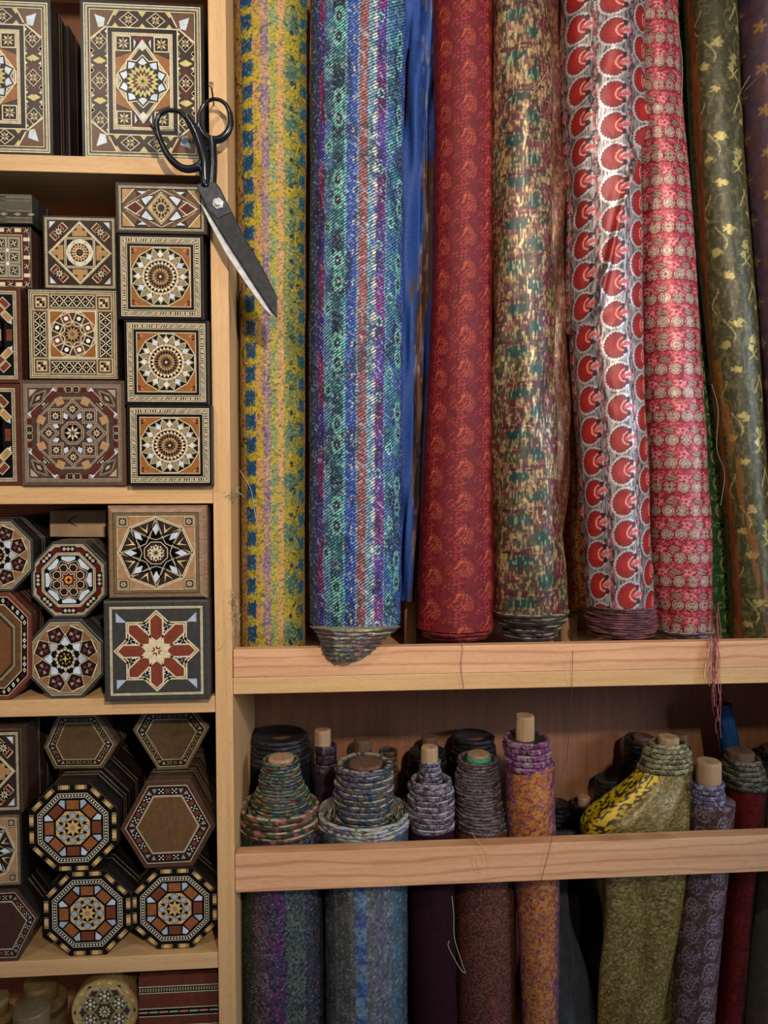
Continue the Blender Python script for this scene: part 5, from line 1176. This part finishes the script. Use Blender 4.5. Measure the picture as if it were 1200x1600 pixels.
R6 = bolt('fabric_bolt', 'slim orange bolt with gold discs wedged between the gold-green and red disc bolts', 'fabric bolt',
          [(-45, 852, 896), (560, 868, 908), (700, 872, 914), (850, 878, 918), (948, 884, 921)], .15, p_disc((196, 84, 26), (150, 50, 22), (222, 184, 84), 36, 0, 13), SATIN, step=1.6)
tele(R6, [(948, 885, 922), (966, 886, 918)], .15, p_edge((190, 120, 70), (120, 60, 40)), pitch=5, name='rolled_end')
pole(R6, 888, 962, 1003, 13, .15, name='core_pole', zbot=SHT+.0003)
def fold7(T, Y, R):
    xp = 942+R*np.sin(T); xc = np.interp(Y, [100, 180, 330, 480, 520], [1000, 992, 950, 920, 880])
    on = ss(Y, 120, 190)*ss(540-Y, 0, 60)
    d = on*(.15*gauss(xp, xc-3, 5)+.05*gauss(xp, xc-16, 10)-.11*ss(xp, xc, xc+5)*ss(xc+50-xp, 0, 36))
    d = d-.30*gauss(T, -1.2, .25)*gauss(Y, 320, 60)*.5
    return d+.035*np.sin(T*4+Y/55)*ss(620-Y, 0, 150)+.012*np.sin(T*7+Y/30)
R7 = bolt('fabric_bolt', 'silver bolt with large red scalloped discs and a long raised crease', 'fabric bolt',
          [(-45, 876, 1006), (100, 878, 1004), (300, 884, 1002), (500, 889, 1000), (600, 896, 1004), (700, 903, 1009), (850, 911, 1014), (955, 917, 1019)], .074, p_silver, SATIN, flat=.85, disp=fold7)
tele(R7, [(952, 916, 1020), (975, 918, 1020), (1000, 922, 1019)], .076, p_edge((128, 74, 74), (96, 54, 60)), pitch=3.6, rim=(190, 130, 130), name='rolled_end', rimw=.5)
pole(R7, 970, 995, 1040, 14, .078, name='core_pole', zbot=SHT+.0003, mat=POLE_D)
R8 = bolt('fabric_bolt', 'rose pink bolt with rows of cream circles and leaves', 'fabric bolt',
          [(-45, 978, 1054), (150, 984, 1063), (300, 990, 1078), (500, 996, 1090), (700, 1006, 1101), (880, 1016, 1108), (996, 1022, 1112)], .125, p_pink, SATIN, flat=.85, disp=lambda T, Y, R: .045*np.sin(T*3+Y/48)*ss(Y, 700, 880)+.03*gauss(Y, 550, 20)*np.cos(T*3))
tele(R8, [(990, 1024, 1112), (1004, 1032, 1106)], .118, p_edge((130, 110, 110), (90, 60, 70)), pitch=4.5, rim=(200, 190, 190), name='rolled_end')
pole(R8, 1070, 998, 1040, 12, .12, name='core_pole', zbot=SHT+.0003, mat=POLE_D)
R9 = bolt('fabric_bolt', 'slim dark green bolt with gold discs behind the rose pink bolt', 'fabric bolt',
          [(-45, 1010, 1070), (300, 1028, 1088), (500, 1044, 1107), (700, 1058, 1124), (900, 1076, 1141), (1028, 1086, 1152)], .175, p_disc((40, 84, 40), (22, 54, 26), (176, 164, 96), 42, 20, 15), SATIN, rest=SHT, step=1.6, flat=.7)
R10 = bolt('fabric_bolt', 'olive green satin bolt with gold sprigs and an orange strip along its left side', 'fabric bolt',
           [(-45, 1070, 1146), (200, 1080, 1156), (400, 1094, 1171), (500, 1104, 1180), (700, 1124, 1192), (850, 1138, 1204), (1026, 1146, 1222)], .135, p_olive, SATIN, rest=SHT, flat=.9)
R11 = bolt('fabric_bolt', 'dull purple bolt with gold florets cut off by the right photo edge', 'fabric bolt',
           [(-45, 1152, 1250), (200, 1164, 1262), (400, 1180, 1276), (600, 1196, 1290), (1026, 1230, 1320)], .15, p_purplegold, SATIN, rest=SHT, step=1.8)
# ------------------------------------------------------------------ lower bolts
LB = 1700
def pe2(cols, per=14):
    cols = [C3_(c) for c in cols]
    def f(s, v, k):
        k = float(np.mean(k)) if not np.isscalar(k) else k
        q = vn((s+k*13.7)/per, s*0+k*5.1, 3)*len(cols)*1.2; i = np.clip(q.astype(int), 0, len(cols)-1)
        c = np.array(cols)[i]; return mixc(c, c*.45, ss(vn(s/1.7, v/1.5, 8), .45, .7)), .15+.0*s
    return f
FB = 'fabric bolt'
L1 = bolt('fabric_bolt', 'lower bolt in dark multicolour stripes with a red and green telescoped top beside the divider', FB, [(1322, 376, 503), (1400, 376, 504), (1500, 377, 505), (LB, 379, 508)], .085, p_multi, step=1.6, rest=ZFL)
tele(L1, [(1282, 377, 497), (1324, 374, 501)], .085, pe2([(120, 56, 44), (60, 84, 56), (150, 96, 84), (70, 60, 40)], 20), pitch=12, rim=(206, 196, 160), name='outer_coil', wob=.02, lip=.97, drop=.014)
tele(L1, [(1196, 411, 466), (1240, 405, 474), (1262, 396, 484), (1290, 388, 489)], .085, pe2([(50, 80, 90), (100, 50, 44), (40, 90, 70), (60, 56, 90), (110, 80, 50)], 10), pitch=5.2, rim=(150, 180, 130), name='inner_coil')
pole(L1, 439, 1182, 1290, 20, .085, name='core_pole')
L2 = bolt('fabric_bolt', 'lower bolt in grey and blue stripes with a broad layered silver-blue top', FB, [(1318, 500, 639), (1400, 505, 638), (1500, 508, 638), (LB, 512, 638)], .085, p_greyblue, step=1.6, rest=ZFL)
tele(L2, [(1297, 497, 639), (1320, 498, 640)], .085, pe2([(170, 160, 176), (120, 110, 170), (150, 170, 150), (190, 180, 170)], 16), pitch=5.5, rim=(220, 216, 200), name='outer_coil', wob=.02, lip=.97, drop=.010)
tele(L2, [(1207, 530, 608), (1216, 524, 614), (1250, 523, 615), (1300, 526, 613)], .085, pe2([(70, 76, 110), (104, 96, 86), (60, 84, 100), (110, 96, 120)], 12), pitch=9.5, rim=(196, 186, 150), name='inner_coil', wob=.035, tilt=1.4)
pole(L2, 571, 1190, 1290, 27, .085, name='core_pole', mat=POLE_D)
rs = random.Random(3)
mt_ = MB()
for k in range(120):
    sd = rs.choice([-1, 1]); x0 = 568+sd*rs.uniform(46, 70); y0 = 1300+rs.uniform(-4, 4); pts = [W(x0, y0, .085-rs.uniform(-.02, .05)*.6)]
    for j in range(4): pts.append(W(x0+sd*rs.uniform(-10, 3)*1-j*sd*2+rs.uniform(-3, 3), y0-8-j*rs.uniform(8, 15), .085-rs.uniform(-.02, .03)))
    mt_.tube(bez(pts, 4), .0003, rs.choice([(170, 160, 120), (120, 120, 100), (190, 184, 160)]), 4)
mt_.build('frayed_threads', THREAD, L2, smooth=True)
L3 = bolt('fabric_bolt', 'lower dark maroon bolt with a two-step silver-purple coiled top', FB, [(1306, 638, 709), (1400, 640, 710), (LB, 648, 716)], .08, p_plain((50, 14, 26), (30, 10, 18)), mat=DULL, step=3, rest=ZFL)
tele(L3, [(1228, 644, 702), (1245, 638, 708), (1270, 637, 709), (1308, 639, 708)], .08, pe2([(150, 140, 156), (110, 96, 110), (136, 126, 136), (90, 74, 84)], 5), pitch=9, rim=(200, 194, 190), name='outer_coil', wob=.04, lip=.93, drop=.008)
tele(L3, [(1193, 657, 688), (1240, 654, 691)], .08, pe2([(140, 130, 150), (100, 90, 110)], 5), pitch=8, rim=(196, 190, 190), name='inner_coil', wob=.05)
pole(L3, 671, 1166, 1240, 13.5, .08, name='core_pole')
L4 = bolt('fabric_bolt', 'lower brown paisley bolt with a grey-purple coil around a green-painted pole', FB, [(1306, 711, 797), (1390, 707, 804), (1500, 709, 804), (LB, 714, 804)], .102, p_brownpaisley, step=1.6, rest=ZFL)
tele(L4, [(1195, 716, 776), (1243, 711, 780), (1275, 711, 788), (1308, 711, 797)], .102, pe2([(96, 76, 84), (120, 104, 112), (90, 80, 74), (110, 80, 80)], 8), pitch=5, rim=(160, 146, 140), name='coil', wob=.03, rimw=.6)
GREEN = plain('green_paint', (70, 142, 110), .6, 0, .12, 120)
o = pole(L4, 748, 1180, 1290, 19.5, .102, name='painted_pole', mat=GREEN); o['label'] = 'green-painted pole end'
m = MB(); c = W(748, 1180, .102); m.rings([[(c[0]+.0155*q*math.cos(2*PI*k/24), c[1]+.0155*q*math.sin(2*PI*k/24), c[2]+h) for k in range(24)] for q, h in ((1.0, .0001), (1.0, .002), (.92, .0032))], (170, 160, 120)); m.build('pole_tip', POLE, L4)
L5 = bolt('fabric_bolt', 'lower orange bolt with purple collar around a tall pale pole', FB, [(1206, 791, 865), (1300, 792, 866), (1390, 804, 873), (1500, 812, 872), (LB, 820, 870)], .072, p_orangepurple, step=1.6, rest=ZFL)
tele(L5, [(1163, 787, 856), (1212, 788, 862)], .072, pe2([(140, 60, 120), (170, 100, 150), (120, 40, 90), (160, 130, 140)], 6), pitch=9, rim=(206, 150, 180), name='coil', wob=.04, rimw=.5)
pole(L5, 820, 1117, 1210, 14.5, .072, name='core_pole')
def fold6(T, Y, R):
    xp = R*np.sin(T); return -.22*gauss(T, -.25, .3)*ss(Y, 1330, 1400)*ss(1560-Y, 0, 60)+.10*np.sin(T*4+Y/60)*ss(Y, 1330, 1400)+.03*np.sin(T*9+Y/30)
L6 = bolt('fabric_bolt', 'big olive gold bolt whose cloth flares out to the left behind the rail', FB, [(1206, 999, 1079), (1228, 984, 1079), (1250, 957, 1078), (1275, 928, 1077), (1303, 905, 1076), (1345, 915, 1074), (1390, 926, 1070), (1440, 938, 1066), (1500, 941, 1058), (1600, 941, 1047), (LB, 941, 1040)], .085, p_olivegold, SATIN, step=1.5, flat=.55, disp=fold6, rest=ZFL)
tele(L6, [(1165, 1018, 1070), (1182, 1006, 1078), (1212, 998, 1080)], .085, pe2([(150, 140, 96), (120, 112, 72), (170, 162, 120)], 6), pitch=8.5, rim=(200, 192, 150), name='coil', wob=.03, rimw=.6, flat=.7)
pole(L6, 1044, 1150, 1200, 15.5, .085, name='core_pole')
L7 = bolt('fabric_bolt', 'lower lilac paisley bolt with a thick sawn pole in its purple collar', FB, [(1264, 1079, 1144), (1300, 1078, 1142), (1370, 1070, 1135), (1480, 1060, 1124), (1600, 1051, 1113), (LB, 1042, 1106)], .07, p_lilac, SATIN, step=1.5, rest=ZFL)
tele(L7, [(1230, 1078, 1128), (1262, 1078, 1130)], .07, pe2([(120, 116, 150), (100, 90, 120), (150, 144, 170)], 5), pitch=8, rim=(180, 176, 200), name='coil', wob=.04, rimw=.5)
pole(L7, 1107, 1188, 1258, 18, .07, name='core_pole')
L8 = bolt('fabric_bolt', 'lower dark red bolt with olive coiled top near the right photo edge', FB, [(1236, 1131, 1195), (1300, 1133, 1192), (1370, 1133, 1180), (1600, 1113, 1160), (LB, 1104, 1150)], .13, p_darkred, mat=DULL, step=2, rest=ZFL)
tele(L8, [(1192, 1134, 1183), (1215, 1130, 1190), (1240, 1128, 1197)], .13, pe2([(96, 92, 66), (70, 64, 48), (120, 112, 84)], 8), pitch=8, rim=(150, 144, 110), name='coil', wob=.05)
pole(L8, 1156, 1172, 1230, 20, .13, name='core_pole', mat=POLE_D)
L9 = bolt('fabric_bolt', 'grey-olive bolt at the right photo edge behind the rail', FB, [(1225, 1200, 1284), (1370, 1184, 1266), (1600, 1163, 1244), (LB, 1155, 1236)], .12, p_plain((104, 98, 76), (70, 66, 50), 5, .2), step=3, rest=ZFL)
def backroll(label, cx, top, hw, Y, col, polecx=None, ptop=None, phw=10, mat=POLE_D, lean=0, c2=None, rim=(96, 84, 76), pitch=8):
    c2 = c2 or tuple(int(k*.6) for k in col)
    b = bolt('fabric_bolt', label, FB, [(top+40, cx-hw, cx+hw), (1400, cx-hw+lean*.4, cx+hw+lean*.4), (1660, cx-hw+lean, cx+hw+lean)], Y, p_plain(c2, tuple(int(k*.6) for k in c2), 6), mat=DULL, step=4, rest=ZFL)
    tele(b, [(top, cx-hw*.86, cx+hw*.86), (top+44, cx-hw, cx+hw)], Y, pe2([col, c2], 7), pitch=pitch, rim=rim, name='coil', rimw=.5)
    if polecx is not None: pole(b, polecx, ptop, top+30, phw, Y, name='core_pole', mat=mat)
    return b
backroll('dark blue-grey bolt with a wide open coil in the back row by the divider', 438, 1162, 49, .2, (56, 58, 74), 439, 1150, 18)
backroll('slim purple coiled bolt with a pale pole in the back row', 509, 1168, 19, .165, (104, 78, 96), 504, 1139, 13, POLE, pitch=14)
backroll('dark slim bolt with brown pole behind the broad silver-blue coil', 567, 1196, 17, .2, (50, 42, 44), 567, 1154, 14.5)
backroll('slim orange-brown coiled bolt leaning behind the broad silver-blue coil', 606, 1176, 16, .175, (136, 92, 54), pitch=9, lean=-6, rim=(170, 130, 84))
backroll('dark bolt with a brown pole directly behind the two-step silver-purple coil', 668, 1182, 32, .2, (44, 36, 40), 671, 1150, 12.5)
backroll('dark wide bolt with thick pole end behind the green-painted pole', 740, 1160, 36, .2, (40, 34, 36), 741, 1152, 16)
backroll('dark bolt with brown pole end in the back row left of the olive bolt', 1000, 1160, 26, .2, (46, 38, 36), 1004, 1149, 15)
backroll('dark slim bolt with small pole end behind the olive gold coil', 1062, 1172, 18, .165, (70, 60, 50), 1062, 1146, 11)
BL = bolt('fabric_bolt', 'blue rolled bolt leaning left under the hanging red threads', FB, [(1104, 1118, 1142), (1164, 1126, 1154), (1300, 1140, 1170), (1660, 1160, 1192)], .185, p_plain((44, 96, 150), (28, 66, 112), 5, .1), mat=DULL, step=2, rest=ZFL)
tele(BL, [(1102, 1119, 1141), (1108, 1118, 1143)], .185, pe2([(30, 40, 60), (20, 30, 50)], 7), pitch=3, rim=(50, 60, 80), name='open_end')
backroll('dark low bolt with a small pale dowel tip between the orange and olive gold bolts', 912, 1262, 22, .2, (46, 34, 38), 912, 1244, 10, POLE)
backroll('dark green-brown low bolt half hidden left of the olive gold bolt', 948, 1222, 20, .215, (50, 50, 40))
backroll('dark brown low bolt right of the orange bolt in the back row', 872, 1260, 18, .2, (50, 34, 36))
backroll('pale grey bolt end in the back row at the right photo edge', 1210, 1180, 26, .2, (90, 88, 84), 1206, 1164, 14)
GC = bolt('draped_cloth', 'plain grey cloth bulging below the rail between the orange and olive gold bolts', 'cloth', [(1302, 868, 900), (1380, 862, 886), (1450, 858, 892), (1500, 850, 908), (1550, 846, 922), (1600, 846, 931), (LB, 846, 936)], .125, p_plain((82, 86, 86), (62, 64, 66), 8), mat=DULL, step=3, flat=.45, rest=ZFL, disp=lambda T, Y, R: .04*np.sin(T*5+Y/40))
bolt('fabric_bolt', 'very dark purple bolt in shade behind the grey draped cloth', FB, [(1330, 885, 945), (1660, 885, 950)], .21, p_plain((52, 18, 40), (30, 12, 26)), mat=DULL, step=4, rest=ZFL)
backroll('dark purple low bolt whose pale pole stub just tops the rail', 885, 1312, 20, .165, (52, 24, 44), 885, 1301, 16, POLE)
# ------------------------------------------------------------------ scissors and nail
YS = -.022
sc_root = empty('tailor_scissors', W(360, 330, YS)); tag(sc_root, 'big black tailor scissors with open handles hanging from a nail on the divider', 'scissors')
def loop(name, pts, r, Y=YS, closed=True, label=None):
    P_ = [W(x, y, Y+(d[0] if d else 0)) for x, y, *d in pts]
    if closed: P_ = bez(P_+[P_[0]], 8)
    else: P_ = bez(P_, 8)
    m = MB(); n = 12; k_ = len(P_); rows = []
    rr = r if callable(r) else (lambda t: r)
    for i, p in enumerate(P_):
        a, b = (P_[i-1] if i else (P_[-2] if closed else P_[0])), (P_[i+1] if i+1 < k_ else (P_[1] if closed else P_[-1]))
        t = np.array(b)-np.array(a); t /= np.linalg.norm(t)+1e-12; u = np.cross(t, [0, 1, 0]); u /= np.linalg.norm(u)+1e-12; q = rr(i/k_)
        rows.append([p+q*(u*math.cos(j*2*PI/n)+np.array([0, 1.15, 0])*math.sin(j*2*PI/n)) for j in range(n)])
    m.rings(rows, (30, 32, 36), cap0=not closed, cap1=not closed); return m
a_ = loop('', [(263, 172), (249, 180), (245, 195), (250, 217), (259, 237), (270, 252), (286, 263), (303, 263), (315, 254), (315, 240), (305, 213), (294, 190), (281, 175)], lambda t: .0034+.0009*math.cos(2*PI*(t-.5)))
a2 = loop('', [(235, 196), (242, 204), (249, 216)], lambda t: .0012+.0022*t, closed=False)
a3 = loop('', [(292, 183), (303, 200), (312, 222), (319, 250), (320, 275), (322, 292)], lambda t: .0038+.002*math.sin(PI*t), closed=False)
a4 = loop('', [(303, 263), (313, 262), (318, 274), (321, 290)], lambda t: .004+.001*t, closed=False)
for q in (a2, a3, a4):
    b = len(a_.v); a_.v += q.v; a_.f += [[i+b for i in f] for f in q.f]; a_.c += q.c
h1 = a_.build('handle', STEEL_B, sc_root, smooth=True); h1['label'] = 'long oval finger handle at left'
b_ = loop('', [(336+25*math.cos(k*PI/6+.3), 187-32*math.sin(k*PI/6+.3)) for k in range(12)], lambda t: .0032+.0012*math.cos(2*PI*(t-.72)), Y=YS+.003)
b2 = loop('', [(330, 216), (332, 232), (333, 255), (331, 288)], lambda t: .0056-.0006*math.sin(PI*t), Y=YS+.004, closed=False)
b3 = loop('', [(311, 196), (307, 206), (314, 222), (327, 236)], lambda t: .0035, Y=YS+.003, closed=False)
for q in (b2, b3):
    b = len(b_.v); b_.v += q.v; b_.f += [[i+b for i in f] for f in q.f]; b_.c += q.c
h2 = b_.build('handle', STEEL_B, sc_root, smooth=True); h2['label'] = 'round thumb handle at right'
def blade(name, P, y0, y1, mat, bev, label):
    m = MB(); q = [W(x, y, 0) for x, y in P]; pl = [(p[0], p[2]) for p in q]
    A = sum(pl[i][0]*pl[(i+1) % len(pl)][1]-pl[(i+1) % len(pl)][0]*pl[i][1] for i in range(len(pl)))
    q = [W(x, y, y0) for x, y in (P if A > 0 else P[::-1])]; pl = [(p[0], p[2]) for p in q]; ins = inset(pl, bev)
    m.rings([[(x, y0, z) for x, z in ins], [(x, y0+bev*.6, z) for x, z in pl], [(x, y1, z) for x, z in pl]], (60, 62, 66)); o = m.build(name, mat, sc_root); o['label'] = label; return o
blade('blade', [(306, 289), (316, 283), (334, 281), (344, 294), (378, 362), (412, 422), (433, 463), (433, 497), (424, 486), (392, 437), (352, 375), (322, 326)], YS-.0005, YS+.003, STEEL, .0009, 'dark front blade')
blade('blade', [(312, 316), (322, 326), (352, 375), (392, 437), (424, 486), (431, 499), (414, 484), (384, 443), (352, 395), (328, 350)], YS+.0032, YS+.0062, CHROME, .0006, 'bright worn rear blade edge')
blade('blade_shoulder', [(306, 290), (316, 284), (334, 282), (343, 295), (362, 331), (340, 341), (328, 330)], YS-.0014, YS-.0006, plain('worn_steel', (62, 64, 68), .35, .6, .2, 160), .0004, 'greyer worn shoulder of the blade')
m = MB(); c = W(341, 319, YS)
for r0, ya, yb, n in ((.0068, -.0034, -.0015, 6), (.0036, -.0058, -.0033, 16)):
    m.rings([[(c[0]+r0*q*math.cos(2*PI*k/n+.3), c[1]+y, c[2]+r0*q*math.sin(2*PI*k/n+.3)) for k in range(n)][::-1] for q, y in ((.8, ya), (1, ya+.0005), (1, yb))], (200, 200, 200))
m.build('pivot_nut', CHROME, sc_root)
m = MB(); hp = W(330, 133, -.050); tp = W(334.5, 166, 0.004)
m.tube([tp, hp], .0011, (60, 54, 50), 10); dv = (hp-tp)/np.linalg.norm(hp-tp); m.tube([hp, hp+dv*.0004, hp+dv*.0012, hp+dv*.0014], [.0026, .0031, .0031, .002], (90, 84, 78), 14)
tag(m.build('nail', plain('nail_steel', (96, 84, 76), .4, .8, .2, 200), smooth=False), 'long steel nail driven into the divider, holding the scissors', 'nail')
# ------------------------------------------------------------------ loose threads
m = MB(); rs = random.Random(11)
for k in range(16):
    x = 1108+rs.uniform(-3, 14); y = 955+rs.uniform(-20, 40); pts = [W(x, y, .045)]; pts.append(W(x+rs.uniform(-4, 8), 995, .0)); 
    yy = 1012; xx = 1114+rs.uniform(-4, 8); end = rs.uniform(1060, 1165)
    while yy < end: pts.append(W(xx, yy, -.006-rs.uniform(0, .006))); yy += rs.uniform(14, 26); xx += rs.uniform(-4, 4)
    m.tube(bez(pts, 5), .00042, rs.choice([(150, 60, 60), (190, 110, 110), (120, 40, 50), (206, 150, 140)]), 4)
tag(m.build('thread_tassel', THREAD, smooth=True), 'tangled tassel of red threads hanging over the shelf lip', 'threads')
def tuft(label, cx, cy, sx, sy, n, cols, Y=(-.012, .02), seed=1, long=4):
    m = MB(); rs = random.Random(seed)
    for k in range(n):
        x, y = cx+rs.uniform(-sx, sx)*.5, cy+rs.uniform(-sy, sy)*.6; pts = []
        dx, dy = rs.uniform(-1, 1)*sx*.4, rs.uniform(-.5, 1)*sy*.4
        for j in range(long): pts.append(W(x, y, rs.uniform(*Y))); x += dx+rs.uniform(-sx, sx)*.35; y += dy+rs.uniform(-sy, sy)*.3
        m.tube(bez(pts, 5), .00028, rs.choice(cols), 4)
    return tag(m.build('frayed_tuft', THREAD, smooth=True), label, 'threads')
GC_ = [(190, 170, 130), (120, 104, 84), (206, 190, 160), (90, 80, 70)]
tuft('small tangle of pale threads caught on the divider edge beside the yellow bolt', 366, 772, 9, 10, 18, GC_, (-.008, .012), seed=2)
tuft('long frayed pale threads on the divider beside the base of the yellow bolt', 366, 945, 7, 34, 26, GC_, (-.008, .014), seed=5)
TL = [([(375, 735, .02), (392, 765, .03), (398, 800, .034), (403, 822, .033)], (206, 190, 150), 'pale thread curling over the left edge of the yellow bolt'),
      ([(376, 960, .015), (362, 985, -.004), (348, 1008, -.004), (340, 1016, -.003)], (216, 190, 140), 'pale thread crossing the divider at its middle'),
      ([(1058, 30, .05), (1066, 100, .03), (1064, 170, .04), (1058, 230, .05), (1042, 290, .05)], (206, 170, 140), 'long fine thread hanging over the upper rose pink bolt'),
      ([(1112, 600, .06), (1122, 640, .06), (1120, 700, .05), (1132, 740, .06), (1126, 790, .06)], (170, 150, 130), 'curling pale thread on the green disc bolt'),
      ([(1155, 150, .06), (1170, 135, .05), (1200, 105, .05)], (120, 100, 84), 'dark wiry thread sticking out between the olive and purple bolts'),
      ([(1152, 152, .06), (1166, 128, .05), (1172, 118, .05)], (200, 170, 130), 'short pale thread beside the olive bolt near the top right'),
      ([(840, 136, .03), (850, 120, .025), (857, 108, .02)], (220, 190, 140), 'short pale thread on the upper gold and green bolt'),
      ([(706, 985, .03), (722, 1010, -.002), (720, 1040, -.002), (725, 1078, -.002)], (110, 70, 56), 'thin brown thread hanging down the lip below the dark red bolt'),
      ([(897, 990, .05), (895, 1020, -.002), (893, 1080, -.001), (886, 1180, .02), (870, 1240, .01), (862, 1310, -.003), (845, 1378, -.003)], (90, 64, 60), 'long thin dark thread hanging from the lip down across the rail'),
      ([(738, 1302, .008), (748, 1316, -.004), (760, 1332, -.006), (762, 1348, -.004)], (220, 190, 120), 'short gold thread snippet resting on the rail'),
      ([(744, 1340, -.004), (747, 1352, -.005), (750, 1366, -.003)], (220, 190, 120), 'tiny gold thread snippet low on the rail face'),
      ([(706, 1400, .03), (709, 1430, .025), (710, 1465, .02), (722, 1505, .02), (727, 1520, .02), (718, 1512, .02), (701, 1480, .02), (702, 1470, .02)], (206, 196, 160), 'looped pale thread beside the brown paisley bolt'),
      ([(768, 1560, .03), (776, 1575, .028), (772, 1590, .028), (780, 1600, .028)], (206, 70, 80), 'small pink thread at the foot of the brown paisley bolt')]
for pts, col, lb in TL: thread(pts, col, .00034, None, 'loose_thread', lb)
